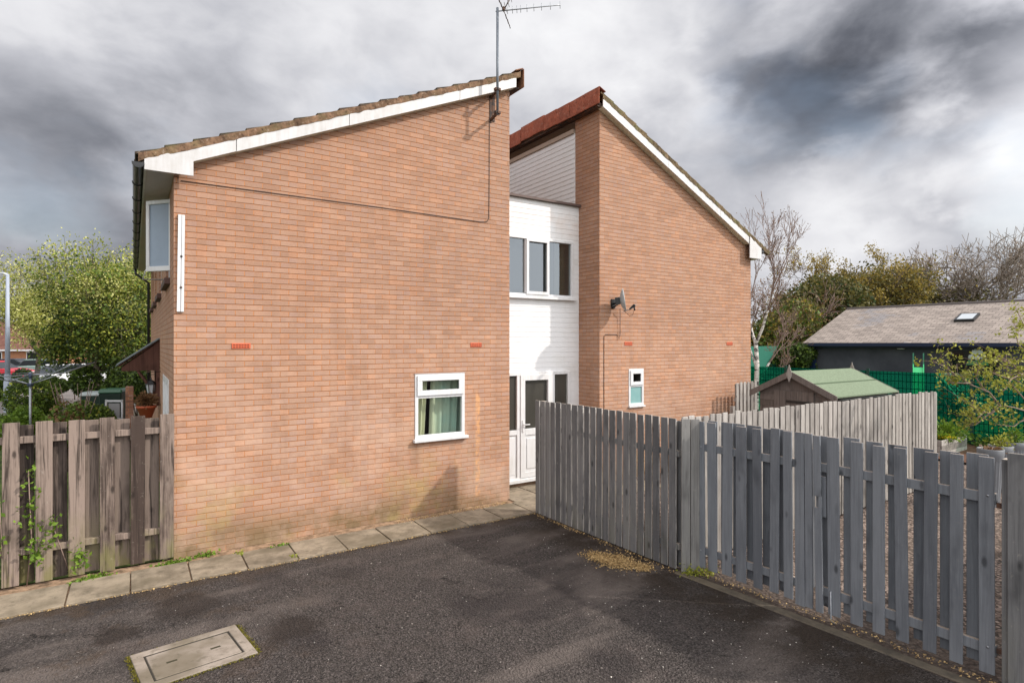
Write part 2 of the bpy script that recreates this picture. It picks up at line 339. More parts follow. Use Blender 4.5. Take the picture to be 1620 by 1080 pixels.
def noisecol(a, b, sc=3, rough=.9, lo=.35, hi=.65, bs=.3, det=5):
    def fn(N):
        p = pos(N); n = N.noise(p, sc, det, .65)
        return bsdf(N, N.mix(N.rng(n, lo, hi), a, b), rough, n, bs, .01, spec=.25)
    return fn
DIRT = mat('sandy_dirt', noisecol((.12, .08, .05), (.38, .25, .16), 9))
SOIL = mat('bark_soil', noisecol((.05, .025, .015), (.17, .085, .055), 14))
GRASS = mat('lawn', noisecol((.035, .06, .012), (.10, .15, .03), 2.5))
FARG = mat('far_ground', noisecol((.06, .075, .025), (.12, .13, .05), .15))
CPARK = mat('car_park_tarmac', noisecol((.14, .125, .12), (.24, .21, .20), 1.2))
def gravel_fn(N):
    p = pos(N); vo = N.n('ShaderNodeTexVoronoi', Vector=p, Scale=26.)
    s = N.n('ShaderNodeSeparateColor', Color=vo.outputs['Color'])
    c = N.mix(s.outputs[0], (.09, .055, .04), (.38, .29, .24))
    c = N.mix(N.rng(s.outputs[1], .7, 1, 0, .8), c, (.10, .06, .045))
    c = N.mix(N.rng(vo.outputs['Distance'], .45, .7), c, (.03, .02, .015))
    n = N.noise(p, 1.1, 3); sx = N.n('ShaderNodeSeparateXYZ', Vector=p)
    c = N.mix(N.rng(n, .40, .6, 0, .5), c, (.10, .07, .05))
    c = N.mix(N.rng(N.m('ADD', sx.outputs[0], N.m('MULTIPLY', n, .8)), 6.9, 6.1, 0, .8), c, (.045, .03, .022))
    return bsdf(N, c, .9, N.m('MULTIPLY', vo.outputs['Distance'], -1), .9, .02)
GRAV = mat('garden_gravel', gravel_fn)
def leaf_fn(N, a=(.05, .09, .01), b=(.14, .2, .03), tl=.3):
    r = isl(N); p = pos(N)
    n = N.noise(p, 1.3, 3)
    f = N.m('ADD', N.m('MULTIPLY', r, .7), N.m('MULTIPLY', n, .4))
    c = N.mix(N.rng(f, .15, .85), a, b)
    d = bsdf(N, c, .6, spec=.3); t = N.n('ShaderNodeBsdfTranslucent', Color=c)
    return N.n('ShaderNodeMixShader', i0=tl, i1=d, i2=t)
L_YG = mat('leaf_yellow_green', leaf_fn, a=(.10, .13, .014), b=(.38, .40, .06))
L_PALE = mat('leaf_blossom', leaf_fn, a=(.24, .27, .05), b=(.62, .60, .24))
L_DK = mat('leaf_dark', leaf_fn, a=(.022, .038, .010), b=(.06, .09, .02))
L_MID = mat('leaf_mid', leaf_fn, a=(.04, .08, .012), b=(.16, .23, .035))
L_GR = mat('leaf_grass', leaf_fn, a=(.06, .12, .012), b=(.18, .28, .03))
L_OCH = mat('leaf_ochre', leaf_fn, a=(.17, .13, .02), b=(.40, .29, .06))
L_OLV = mat('leaf_olive', leaf_fn, a=(.055, .052, .016), b=(.17, .15, .045))
L_BRN = mat('leaf_brown', leaf_fn, a=(.12, .06, .03), b=(.26, .15, .07))
L_LIME = mat('leaf_lime', leaf_fn, a=(.16, .19, .02), b=(.40, .40, .07))
L_YEL = mat('petal_yellow', leaf_fn, a=(.5, .35, .01), b=(.8, .6, .03))
L_DRY = mat('dry_flakes', leaf_fn, a=(.17, .10, .04), b=(.56, .39, .18), tl=.05)
L_STONE = mat('pale_stone_chips', leaf_fn, a=(.25, .21, .18), b=(.7, .66, .6), tl=.0)
FELT = mat('green_roof_felt', noisecol((.12, .155, .10), (.20, .25, .17), 30, .95, .3, .7))
def net_fn(N):
    p = pos(N); sp = N.n('ShaderNodeSeparateXYZ', Vector=p)
    wy = N.m('LESS_THAN', N.m('FRACT', N.m('DIVIDE', sp.outputs[1], .10)), .14)
    wz = N.m('LESS_THAN', N.m('FRACT', N.m('DIVIDE', sp.outputs[2], .20)), .09)
    wire = N.m('MAXIMUM', wy, wz)
    n = N.noise(N.vm('MULTIPLY', p, (1, .7, 1.2)), .9, 3)
    c = N.mix(N.rng(n, .35, .65), (.006, .10, .078), (.014, .19, .135))
    c = N.mix(wire, c, (.002, .03, .022))
    d = N.n('ShaderNodeBsdfDiffuse', Color=c); t = N.n('ShaderNodeBsdfTranslucent', Color=c)
    a = N.n('ShaderNodeMixShader', i0=.35, i1=d, i2=t)
    tr = N.n('ShaderNodeBsdfTransparent', Color=(.25, .85, .62, 1))
    return N.n('ShaderNodeMixShader', i0=N.m('MULTIPLY', N.m('SUBTRACT', 1, wire), .5), i1=a, i2=tr)
NET = mat('green_netting', net_fn)
GPOST = mat('dark_green_post', lambda N: bsdf(N, (.004, .05, .038), .5))
def slate_fn(N):
    p = pos(N); sp = N.n('ShaderNodeSeparateXYZ', Vector=p)
    uv = N.n('ShaderNodeCombineXYZ', X=sp.outputs[1], Y=N.m('MULTIPLY', sp.outputs[0], 1.09), Z=0.).outputs[0]
    bt = N.n('ShaderNodeTexBrick', dict(offset=.5), Vector=uv, Color1=(0, 0, 0, 1), Color2=(1, 1, 1, 1), Mortar=(.5, .5, .5, 1), Scale=1.0,
             Mortar_Size=.012, Mortar_Smooth=.3, Brick_Width=.33, Row_Height=.2)
    bid = N.n('ShaderNodeTexWhiteNoise', dict(noise_dimensions='2D'), Vector=N.vm('FLOOR', N.vm('MULTIPLY', uv, (3.03, 5., 1))))
    c = N.mix(bid.outputs[0], (.235, .195, .17), (.37, .31, .27))
    pn = N.noise(N.vm('MULTIPLY', p, (.8, .5, 1)), .6, 4, .6)
    pn2 = N.m('ADD', pn, N.m('MULTIPLY', bid.outputs[0], .10))
    c = N.mix(N.rng(pn2, .63, .67, 0, .6), c, (.20, .205, .23))
    c = N.mix(bt.outputs['Fac'], c, (.10, .08, .07))
    return bsdf(N, c, .8, N.m('MULTIPLY', bt.outputs['Fac'], -1), .4, .01)
SLATE = mat('slate_roof', slate_fn)
DKWALL = mat('dark_render', noisecol((.055, .058, .072), (.085, .088, .105), .8, .9))
NAVY = mat('navy_trim', lambda N: bsdf(N, (.008, .018, .055), .4))
FARBRK = mat('far_brick', noisecol((.28, .13, .07), (.38, .18, .10), 2))
FARROOF = mat('far_roof', noisecol((.10, .045, .035), (.18, .085, .065), 3))
def plain(name, col, rough=.5, metal=0.): return mat(name, lambda N: bsdf(N, N.mix(N.noise(pos(N), 6, 3), col, tuple(c*.8 for c in col)), rough, metal=metal))

# ------------------------------------------------------------------ object building
class MB:
    def __init__(s): s.v = []; s.f = []; s.sm = []
    def add(s, vs, fs, smooth=False):
        o = len(s.v); s.v += [tuple(v) for v in vs]; s.f += [tuple(i+o for i in f) for f in fs]; s.sm += [smooth]*len(fs); return s
    def box(s, x0, x1, y0, y1, z0, z1):
        return s.add([(x0, y0, z0), (x1, y0, z0), (x1, y1, z0), (x0, y1, z0), (x0, y0, z1), (x1, y0, z1), (x1, y1, z1), (x0, y1, z1)],
                     [(0, 3, 2, 1), (4, 5, 6, 7), (0, 1, 5, 4), (1, 2, 6, 5), (2, 3, 7, 6), (3, 0, 4, 7)])
    def obox(s, o, a, b, c):     # origin corner and three edge vectors
        o, a, b, c = map(Vector, (o, a, b, c))
        if a.cross(b).dot(c) < 0: a, b = b, a
        return s.add([o, o+a, o+a+b, o+b, o+c, o+a+c, o+a+b+c, o+b+c],
                     [(0, 3, 2, 1), (4, 5, 6, 7), (0, 1, 5, 4), (1, 2, 6, 5), (2, 3, 7, 6), (3, 0, 4, 7)])
    def prism(s, pts, ext):      # closed outline (3D points) pushed along ext
        n = len(pts); ext = Vector(ext); p = [Vector(q) for q in pts]
        nrm = Vector((0, 0, 0))
        for i in range(n): nrm += p[i].cross(p[(i+1) % n])
        if nrm.dot(ext) > 0: p = p[::-1]
        return s.add(p+[q+ext for q in p], [tuple(range(n)), tuple(range(2*n-1, n-1, -1))]+[(i, i+n, (i+1) % n+n, (i+1) % n) for i in range(n)])
    def tube(s, pts, r, k=8, cap=True, smooth=True):
        pts = [Vector(p) for p in pts]; rs = r if hasattr(r, '__len__') else [r]*len(pts)
        vs = []; up = None
        for i, p in enumerate(pts):
            d = (pts[min(i+1, len(pts)-1)]-pts[max(i-1, 0)])
            if d.length < 1e-9: d = Vector((0, 0, 1))
            d.normalize()
            if up is None: up = d.orthogonal().normalized()
            else:
                up = up-d*up.dot(d)
                up = up.normalized() if up.length > 1e-6 else d.orthogonal().normalized()
            w_ = d.cross(up)
            for j in range(k):
                a = 2*pi*j/k; vs.append(p+(up*cos(a)+w_*sin(a))*rs[i])
        fs = [(i*k+j, i*k+(j+1) % k, (i+1)*k+(j+1) % k, (i+1)*k+j) for i in range(len(pts)-1) for j in range(k)]
        s.add(vs, fs, smooth)
        if cap:
            o = len(s.v)-len(vs)
            s.f += [tuple(o+j for j in range(k))[::-1], tuple(o+(len(pts)-1)*k+j for j in range(k))]; s.sm += [False, False]
        return s
    def lathe(s, c, prof, k=20, ax='Z', smooth=True):
        c = Vector(c); vs = []
        for r_, h in prof:
            for j in range(k):
                a = 2*pi*j/k
                if ax == 'Z': vs.append(c+Vector((r_*cos(a), r_*sin(a), h)))
                elif ax == 'Y': vs.append(c+Vector((r_*sin(a), h, r_*cos(a))))
                else: vs.append(c+Vector((h, r_*cos(a), r_*sin(a))))
        n = len(prof)
        return s.add(vs, [(i*k+j, i*k+(j+1) % k, (i+1)*k+(j+1) % k, (i+1)*k+j) for i in range(n-1) for j in range(k)], smooth)
    def build(s, name, m, parent=None, bevel=0, loc=None, kind=None):
        me = bpy.data.meshes.new(name)
        root = parent
        while root is not None and root.parent: root = root.parent
        o0 = Vector(root.location) if root is not None else (Vector(loc) if loc is not None else Vector((0, 0, 0)))
        arr = np.array(s.v, dtype=float).reshape(-1, 3)-np.array(o0)
        me.from_pydata(arr.tolist(), [], s.f); me.update()
        me.polygons.foreach_set('use_smooth', s.sm)
        me.materials.append(m)
        ob = bpy.data.objects.new(name, me); C.objects.link(ob)
        if parent is not None: ob.parent = parent
        else: ob.location = o0
        if bevel:
            b = ob.modifiers.new('bevel', 'BEVEL'); b.width = bevel; b.segments = 1; b.limit_method = 'ANGLE'
        if kind: ob['kind'] = kind
        return ob
def tag(o, label, cat, group=None):
    o['label'] = label; o['category'] = cat
    if group: o['group'] = group
    return o
def thing(name, loc, label, cat, group=None):
    o = bpy.data.objects.new(name, None); C.objects.link(o); o.location = loc; o.empty_display_size = .2
    return tag(o, label, cat, group)
def struct(o): o['kind'] = 'structure'; return o
def copy_tree(root, loc, label, group=None):
    r = root.copy(); C.objects.link(r); r.location = loc; r['label'] = label
    if group: r['group'] = group
    for ch in root.children:
        c = ch.copy(); C.objects.link(c); c.parent = r
        for g in ch.children: d = g.copy(); C.objects.link(d); d.parent = c
    return r
def leaves_mesh(name, centres, size, m, parent=None, seed=0, aspect=1.6, flat=False, loc=None, cup=True):
    rg = np.random.default_rng(seed); c = np.asarray(centres, dtype=float); n = len(c)
    a = rg.normal(size=(n, 3)); a /= np.linalg.norm(a, axis=1)[:, None]
    b = rg.normal(size=(n, 3))
    if flat: a[:, 2] *= .3; b[:, 2] *= .3; a /= np.linalg.norm(a, axis=1)[:, None]
    b -= a*(a*b).sum(1)[:, None]; b /= np.linalg.norm(b, axis=1)[:, None]
    s_ = size*rg.uniform(.6, 1.3, n)[:, None]
    nn = np.cross(a, b)
    v = np.stack([c-a*s_*aspect*.5, c+b*s_*.5+nn*s_*.12, c+a*s_*aspect*.5, c-b*s_*.5+nn*s_*.12], 1).reshape(-1, 3)
    root = parent
    while root is not None and root.parent: root = root.parent
    o0 = np.array(root.location) if root is not None else (np.array(loc) if loc is not None else np.zeros(3))
    v = v-o0
    me = bpy.data.meshes.new(name); me.vertices.add(4*n); me.vertices.foreach_set('co', v.astype(np.float32).ravel())
    me.loops.add(4*n); me.loops.foreach_set('vertex_index', np.arange(4*n, dtype=np.int32))
    me.polygons.add(n); me.polygons.foreach_set('loop_start', np.arange(0, 4*n, 4, dtype=np.int32))
    me.update(calc_edges=True); me.validate(); me.materials.append(m)
    ob = bpy.data.objects.new(name, me); C.objects.link(ob)
    if parent is not None: ob.parent = parent
    else: ob.location = tuple(o0)
    return ob

# ------------------------------------------------------------------ ground
def sheet(name, x0, x1, y0, y1, z, m, nx=1, ny=1, amp=0, seed=0):
    rg = random.Random(seed); b = MB(); vs = []
    for j in range(ny+1):
        for i in range(nx+1):
            vs.append((x0+(x1-x0)*i/nx, y0+(y1-y0)*j/ny, z+rg.uniform(-amp, amp)))
    b.add(vs, [(j*(nx+1)+i, j*(nx+1)+i+1, (j+1)*(nx+1)+i+1, (j+1)*(nx+1)+i) for j in range(ny) for i in range(nx)], True)
    return struct(b.build(name, m))
sheet('ground', -900, 900, -500, 1400, -.03, FARG)
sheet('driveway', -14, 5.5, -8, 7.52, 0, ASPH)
sheet('dirt_verge', -14, 5.45, 7.52, 8.40, .002, DIRT)
sheet('garden_lawn', -30, .42, 8.45, 26, 0, GRASS)
sheet('car_park', -60, 30, 26, 75, .004, CPARK)
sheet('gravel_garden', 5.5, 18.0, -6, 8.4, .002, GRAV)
sheet('play_area_lawn', 18.6, 30, -20, 40, .004, GRASS)
sheet('dirt_bed', 15.5, 18.4, -6, 9.2, .05, SOIL)
# kerb strip under the gate line
# paving slabs
bm_ = MB(); rg = random.Random(3)
edges = [-3.55-.595*k for k in range(12)][::-1]+[-2.96, -2.36, -1.77, -1.19, -.596, -.032, .553, 1.146, 1.73, 2.345, 2.942, 3.54, 4.15, 4.75, 5.33, 5.93]
for a, b in zip(edges[:-1], edges[1:]):
    y1 = 8.13+rg.uniform(-.015, .015); t = rg.uniform(-.004, .004)
    bm_.obox((a+.007, 7.50+rg.uniform(-.012, .012), -.02), (b-a-.014, rg.uniform(-.006, .006), t), (rg.uniform(-.01, .01), y1-7.50, rg.uniform(0, .006)), (0, 0, .045))
for a, b in ((5.42, 6.02), (6.03, 6.63), (6.64, 7.24), (7.25, 7.5)):
    for c_, d in ((8.15, 8.74), (8.755, 9.0)):
        bm_.obox((a+.006, c_+.006, -.02), (b-a-.012, 0, 0), (0, d-c_-.012, 0), (0, 0, .045+rg.uniform(-.003, .003)))
for a in (5.95, 6.56, 7.17, 7.78): bm_.obox((a, 7.5, -.02), (.59, 0, 0), (0, .62, 0), (0, 0, .045))
struct(bm_.build('paving_path', SLAB, bevel=.004))

# ------------------------------------------------------------------ the house
GY = 8.38                    # gable plane
XL0, XL1 = .42, 5.446        # left block
XR0, XR1 = 7.52, 12.31       # right block
RY = 9.01                    # recessed clad wall
YB = 20.0                    # rear of the block
house = thing('brick_house', (6.4, GY, 0), 'pinkish brown brick house, two roofs sloping apart with a white clad link between', 'house')
# roof undersides, measured on the gable plane
pa, pb = atY(310, 258, GY-.02), atY(806, 143, GY-.02)
sL = (pb.z-pa.z)/(pb.x-pa.x); zL = lambda x: pb.z+(x-pb.x)*sL
pc, pd = atY(952, 176.6, GY-.02), atY(1184, 392, GY-.02)
sR = (pd.z-pc.z)/(pd.x-pc.x); zR = lambda x: pc.z+(x-pc.x)*sR

def holed_wall(b, x0, x1, zb, ztop, holes, Y, depth=.10, flip=False):
    xs = sorted({x0, x1, *[h[0] for h in holes], *[h[1] for h in holes]})
    for a, c in zip(xs[:-1], xs[1:]):
        hs = sorted([(h[2], h[3]) for h in holes if h[0] <= a+1e-6 and h[1] >= c-1e-6])
        z = zb
        for h0, h1 in hs:
            b.add([(a, Y, z), (c, Y, z), (c, Y, h0), (a, Y, h0)], [(0, 1, 2, 3)]); z = h1
        b.add([(a, Y, z), (c, Y, z), (c, Y, ztop(c)), (a, Y, ztop(a))], [(0, 1, 2, 3)])
    for (a, c, z0, z1) in holes:
        Z = Y+depth
        b.add([(a, Y, z0), (a, Z, z0), (a, Z, z1), (a, Y, z1), (c, Y, z0), (c, Z, z0), (c, Z, z1), (c, Y, z1)],
              [(0, 1, 2, 3), (4, 7, 6, 5), (3, 2, 6, 7), (0, 4, 5, 1)])
def side_wall(b, X, y0, y1, zb, zt, holes, depth=.1, sgn=1):
    ys = sorted({y0, y1, *[h[0] for h in holes], *[h[1] for h in holes]})
    for a, c in zip(ys[:-1], ys[1:]):
        hs = sorted([(h[2], h[3]) for h in holes if h[0] <= a+1e-6 and h[1] >= c-1e-6]); z = zb
        for h0, h1 in hs: b.add([(X, a, z), (X, a, h0), (X, c, h0), (X, c, z)], [(0, 1, 2, 3)]); z = h1
        b.add([(X, a, z), (X, a, zt), (X, c, zt), (X, c, z)], [(0, 1, 2, 3)])
    for (a, c, z0, z1) in holes:
        Z = X+depth
        b.add([(X, a, z0), (Z, a, z0), (Z, a, z1), (X, a, z1), (X, c, z0), (Z, c, z0), (Z, c, z1), (X, c, z1)],
              [(0, 1, 2, 3), (4, 7, 6, 5), (3, 2, 6, 7), (0, 4, 5, 1)])
# kitchen window and small window openings
k0, k1 = atY(656, 690, GY), atY(735, 590, GY)
KW = (k0.x, k1.x, 1.205, 2.232)
w0, w1 = atY(994.5, 640, GY), atY(1018, 584, GY)
SW = (w0.x, w1.x, atY(994.5, 642, GY).z, atY(994.5, 583.5, GY).z)
leftwins = [(9.30, 10.5, 3.62, 4.74), (12.3, 13.5, 3.62, 4.74), (14.9, 16.1, 3.62, 4.74), (17.2, 18.4, 3.62, 4.74)]
ldoor = (9.55, 11.4, .05, 2.19)
pdoor = (13.1, 14.0, .05, 2.1)
lw_b = MB()
holed_wall(lw_b, XL0, XL1, -.05, lambda x: zL(x)+.12, [KW], GY)
side_wall(lw_b, XL0, GY, YB, -.05, zL(XL0)+.05, leftwins+[ldoor, pdoor])
lw_b.add([(XL1, GY, -.05), (XL1, YB, -.05), (XL1, YB, zL(XL1)+.1), (XL1, GY, zL(XL1)+.1)], [(0, 1, 2, 3)])
lw_b.add([(XL0, YB, -.05), (XL1, YB, -.05), (XL1, YB, zL(XL1)+.1), (XL0, YB, zL(XL0)+.05)], [(3, 2, 1, 0)])
wall1 = lw_b.build('brick_wall', BRICK, house)
rw_b = MB()
holed_wall(rw_b, XR0, XR1, -.05, lambda x: zR(x)+.12, [SW], GY)
rw_b.add([(XR0, GY, -.05), (XR0, 9.11, -.05), (XR0, 9.11, zR(XR0)+.1), (XR0, GY, zR(XR0)+.1)], [(3, 2, 1, 0)])
rw_b.add([(XR1, GY, -.05), (XR1, YB, -.05), (XR1, YB, zR(XR1)+.05), (XR1, GY, zR(XR1)+.05)], [(0, 1, 2, 3)])
rw_b.add([(XR0, YB, -.05), (XR1, YB, -.05), (XR1, YB, zR(XR1)+.05), (XR0, YB, zR(XR0)+.1)], [(3, 2, 1, 0)])
wall2 = rw_b.build('brick_wall', BRICK, house)

# clad link wall, boards overlapping like shiplap, cut round window and door
zf = atY(806, 310, RY).z
uw = (5.35, XY(905, RY), atY(806, 467, RY).z, atY(806, 371, RY).z)       # upstairs window
dw = (5.35, XY(900, RY), .13, 2.16)                                      # door set
dm = MB()
def board(b, a, c, z0, z1, Y):
    b.add([(a, Y-.0125, z0), (c, Y-.0125, z0), (c, Y-.007, z1), (a, Y-.007, z1), (a, Y+.01, z0), (c, Y+.01, z0)], [(0, 1, 2, 3), (4, 5, 1, 0)])
z = 0.1; bh = .0975
while z < zf-.01:
    z1 = min(z+bh, zf)
    cuts = [h for h in (uw, dw) if h[2] < z1-.001 and h[3] > z+.001]
    if not cuts: board(dm, XL1, XR0, z, z1, RY)
    else:
        h = cuts[0]
        if h[0] > XL1: board(dm, XL1, h[0], z, z1, RY)
        board(dm, h[1], XR0, z, z1, RY)
        if h[2] > z+.02: board(dm, max(XL1, h[0]), h[1], z, h[2], RY)
        if h[3] < z1-.02: board(dm, max(XL1, h[0]), h[1], h[3], z1, RY)
    z = z1
dm.box(XL1, XR0, RY+.012, RY+.03, 2.2, uw[2]-.005); dm.box(XL1, XR0, RY+.012, RY+.03, uw[3]+.005, zf)
dm.box(uw[1], XR0, RY+.012, RY+.03, -.05, zf)
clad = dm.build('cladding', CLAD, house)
# plinth below door
MB().box(XL1, XR0, RY-.005, RY+.15, -.05, .10).build('plinth', BRICK, house)
# flat roof over the link with drip edge
fr = MB(); fr.box(XL1, XR0+.0, RY-.06, 19.5, zf+.012, zf+.045)
froof = fr.build('flat_roof', plain('roofing_lead', (.12, .09, .08), .8), house)
MB().box(XL1, XR0-.0, RY-.085, RY-.045, zf-.005, zf+.035).build('edge_trim', plain('brown_trim', (.10, .06, .05), .6), froof)
# upper side cladding of right block (faces left)
um = MB(); z = zf+.05
ztopc = atX(906, 213, XR0).z
while z < ztopc-.005:
    z1 = min(z+.0975, ztopc)
    um.add([(XR0-.016, 9.11, z), (XR0-.008, 9.11, z1), (XR0-.008, YB, z1), (XR0-.016, YB, z), (XR0+.01, 9.11, z), (XR0+.01, YB, z), (XR0+.01, 9.11, z1)],
           [(0, 1, 2, 3), (0, 3, 5, 4), (0, 4, 6, 1)]); z = z1
um.build('cladding', CLAD, house)
MB().box(XR0-.04, XR0+.01, 9.13, YB, ztopc+.003, ztopc+.09).build('trim_board', plain('faded_board', (.42, .33, .26), .8), house)

# roofs --------------------------------------------------------
def roof(slope, zf_, x_low, x_high, name, m, ym0=GY-.150):
    """tiled plane as overlapping courses; underside follows zf_"""
    b = MB(); rg = random.Random(int(x_low*10)); sgn = 1 if x_high > x_low else -1
    L = abs(x_high-x_low); n = int(round(L/.30)); dx = (x_high-x_low)/n
    dirx = Vector((dx, 0, dx*slope)); up = Vector((-slope*1.0, 0, 1)).normalized()
    for i in range(n):
        x = x_low+dx*i; base_ = Vector((x, 0, zf_(x)+.214))
        yy = ym0; k = 0
        while yy < YB+.1:
            wdt = .33; j = rg.uniform(-.003, .003); jl = rg.uniform(-.008, .008) if k < 2 else 0
            o = base_+Vector((0, yy, 0))+up*(.030+j)-dirx*.12+dirx.normalized()*jl
            end = dirx*1.05-up*.034
            b.obox(o, end, (0, wdt-.006, 0), up*.026)
            yy += wdt; k += 1
    return b
zLow = lambda x: zL(x); 
XE0 = .015                                   # left eave edge
bl = roof(sL, zL, XE0+.05, XL1+.12, 'roof', TILE)
roofL = bl.build('roof', TILED, house)
br = roof(sR, zR, XR1+.52, XR0-.12, 'roof', TILEM)
roofR = br.build('roof', TILEM, house)
# roof deck under tiles
dk = MB(); dk.prism([(XE0+.03, GY+.03, zL(XE0)+.14), (XL1+.06, GY+.03, zL(XL1+.06)+.14), (XL1+.06, GY+.03, zL(XL1+.06)+.2), (XE0+.03, GY+.03, zL(XE0)+.2)], (0, YB-GY, 0))
dk.prism([(XR1+.48, GY+.03, zR(XR1+.48)+.14), (XR0-.06, GY+.03, zR(XR0-.06)+.14), (XR0-.06, GY+.03, zR(XR0-.06)+.2), (XR1+.48, GY+.03, zR(XR1+.48)+.2)], (0, YB-GY, 0))
dk.build('roof_deck', SOFF, house)
# verge mortar / undercloak band between bargeboard and tiles (rough)
def verge(zf_, xa, xb, m, parent, seed):
    rg = random.Random(seed); b = MB(); n = 90; top = []; bot = []
    for i in range(n+1):
        x = xa+(xb-xa)*i/n; top.append(Vector((x, GY-.165+rg.uniform(-.006, .006), zf_(x)+.243+rg.uniform(-.006, .006)))); bot.append(Vector((x, GY-.15+rg.uniform(-.006, .006), zf_(x)+.158+rg.uniform(-.010, .006))))
    vs = top+bot+[v+Vector((0, .08, 0)) for v in top]+[v+Vector((0, .08, 0)) for v in bot]; N_ = n+1
    fs = []
    for i in range(n): fs += [(i, i+1, N_+i+1, N_+i), (2*N_+i, 2*N_+i+1, i+1, i), (N_+i, N_+i+1, 3*N_+i+1, 3*N_+i)]
    b.add(vs, fs, False); return b.build('verge_mortar', m, parent)
verge(zL, XE0+.03, XL1+.13, TILE, roofL, 1)
verge(zR, XR0-.05, XR1+.5, TILEM, roofR, 2)
# bargeboards
def bargeb(zf_, xa, xb, joints):
    js = [xa]+joints+[xb]
    b = MB()
    for a, c in zip(js[:-1], js[1:]):
        g_ = .004
        b.prism([(a+g_, GY-.145, zf_(a)), (c-g_, GY-.145, zf_(c)), (c-g_, GY-.145, zf_(c)+.178), (a+g_, GY-.145, zf_(a)+.178)], (0, .018, 0))
    return b
xe = XY(306, GY-.14)
b = bargeb(zL, xe-.14, XL1+.05, [XY(374, GY-.14), 2.6, 4.4]); 
zb0 = atY(228, 267.8, GY-.14).z
b.build('bargeboard', BARGE, house)
bx_ = MB(); ex = XY(228.5, GY-.14)
bx_.prism([(ex, GY-.149, zb0), (xe, GY-.149, zb0), (xe, GY-.149, zL(xe)+.06), (xe-.10, GY-.149, zL(xe-.10)+.178), (ex, GY-.149, zL(ex)+.178)], (0, .022, 0))
bx_.build('bargeboard', BARGE, house)
# right hand boxed end
b = bargeb(zR, XR0-.04, XY(1184, GY-.14)+.02, [9.3, 11.0]); b.build('bargeboard', BARGE, house)
xr = XY(1204, GY-.14); xr2 = XY(1186, GY-.14); zrb = atY(1188, 408, GY-.14).z
rb = MB(); rb.prism([(xr2, GY-.15, zR(xr2)+.0), (xr2, GY-.15, zrb), (xr, GY-.15, zrb), (xr, GY-.15, zR(xr)+.178), (xr2, GY-.15, zR(xr2)+.178)], (0, .02, 0))
rb.build('bargeboard', BARGE, house)
# sloping soffits under the verges (between bargeboard and wall)
sf = MB()
sf.prism([(xe, GY-.127, zL(xe)+.002), (XL1+.05, GY-.127, zL(XL1+.05)+.002), (XL1+.05, GY-.127, zL(XL1+.05)+.014), (xe, GY-.127, zL(xe)+.014)], (0, .125, 0))
sf.prism([(xr2, GY-.127, zR(xr2)+.002), (XR0-.04, GY-.127, zR(XR0-.04)+.002), (XR0-.04, GY-.127, zR(XR0-.04)+.014), (xr2, GY-.127, zR(xr2)+.014)], (0, .125, 0))
sf.build('soffit', CREAM, house)
# eaves soffit and fascia, left (runs back) and right
es = MB()
k = 0; xx = ex+.02
yy = GY-.12
while yy < YB:
    es.box(ex+.018, XL0+.002, yy+.003, yy+.098, zb0+.004, zb0+.016); yy += .10
es.box(ex+.018, XL0, GY-.12, YB, zb0+.02, zb0+.03)
es.build('soffit', SOFF, house)
MB().box(ex-.004, ex+.018, GY-.125, YB, zb0-.003, zL(ex)+.19).build('fascia', BARGE, house)
e2 = MB(); e2.box(XR1, xr-.0, GY-.127, YB, zrb+.003, zrb+.015); e2.build('soffit', CREAM, house)
MB().box(xr-.002, xr+.018, GY-.14, YB, zrb, zR(xr)+.18).build('fascia', BARGE, house)
# gutters
def gutter(xc, zc, y0, y1, sgn):
    b = MB(); prof = [(xc+.056*cos(a), zc-.05+.056*sin(a)) for a in [pi+pi*i/10 for i in range(11)]]
    vs = [(x, y0, z) for x, z in prof]+[(x, y1, z) for x, z in prof]
    vs += [(xc+(x-xc)*.93, y0, z+.003) for x, z in prof]+[(xc+(x-xc)*.93, y1, z+.003) for x, z in prof]
    n = 11; fs = [(i, i+1, n+i+1, n+i) for i in range(n-1)]+[(2*n+i, 3*n+i, 3*n+i+1, 2*n+i+1) for i in range(n-1)]
    b.add(vs, fs, True); b.add([(x, y0-.001, z) for x, z in prof], [tuple(range(11))]); b.add([(x, y1, z) for x, z in prof], [tuple(range(11))[::-1]])
    y = y0
    while y < y1:
        pr = [(xc+.066*cos(a), zc-.05+.066*sin(a)) for a in [pi+pi*i/10 for i in range(11)]]
        b.prism([(x, y, z) for x, z in pr], (0, .05, 0)); y += 1.0
    return b.build('gutter', BLACKP, house)
gutter(ex-.064, zL(ex)+.165, GY-.16, YB+.05, -1)
gutter(xr+.078, zR(xr)+.165, GY-.14, YB+.05, 1)
dp = MB(); g0 = Vector((ex-.064, YB-.15, zL(ex)+.06))
dp.tube([g0, g0+Vector((0, 0, -.12)), Vector((XL0-.06, YB-.12, zb0-.35)), Vector((XL0-.06, YB-.12, .1))], .036, 10)
dp.build('downpipe', BLACKP, house)
# monopitch ridge tiles: L shaped, along the high edge
def ridge(xh, zh, sgn, y0, y1, seed, drop=.30):
    rg = random.Random(seed); y = y0; out = []
    while y < y1:
        L = .44; lift = rg.choice((0, .0, .015, .035, .05)) if y > y0+.5 else .0
        b = MB(); o = rg.uniform(-.006, .006)
        b.obox((xh+o, y+.004, zh-drop+lift), (sgn*.022, 0, 0), (0, L-.008, rg.uniform(-.008, .008)), (0, 0, drop+.02))
        b.obox((xh+o, y+.004, zh+lift+.012), (-sgn*.16, 0, -abs(.16*sL)), (0, L-.008, 0), (0, 0, .022))
        out.append(b); y += L
    return out
zhL = zL(XL1+.16)+.262; zhR = zR(XR0-.16)+.262
for b in ridge(XL1+.165, zhL, 1, GY-.19, YB, 5): b.build('ridge_tile', mat('brown_ridge', tile_fn, a=(.13, .05, .035), b=(.34, .16, .09), mf=.3), roofL, bevel=.008)
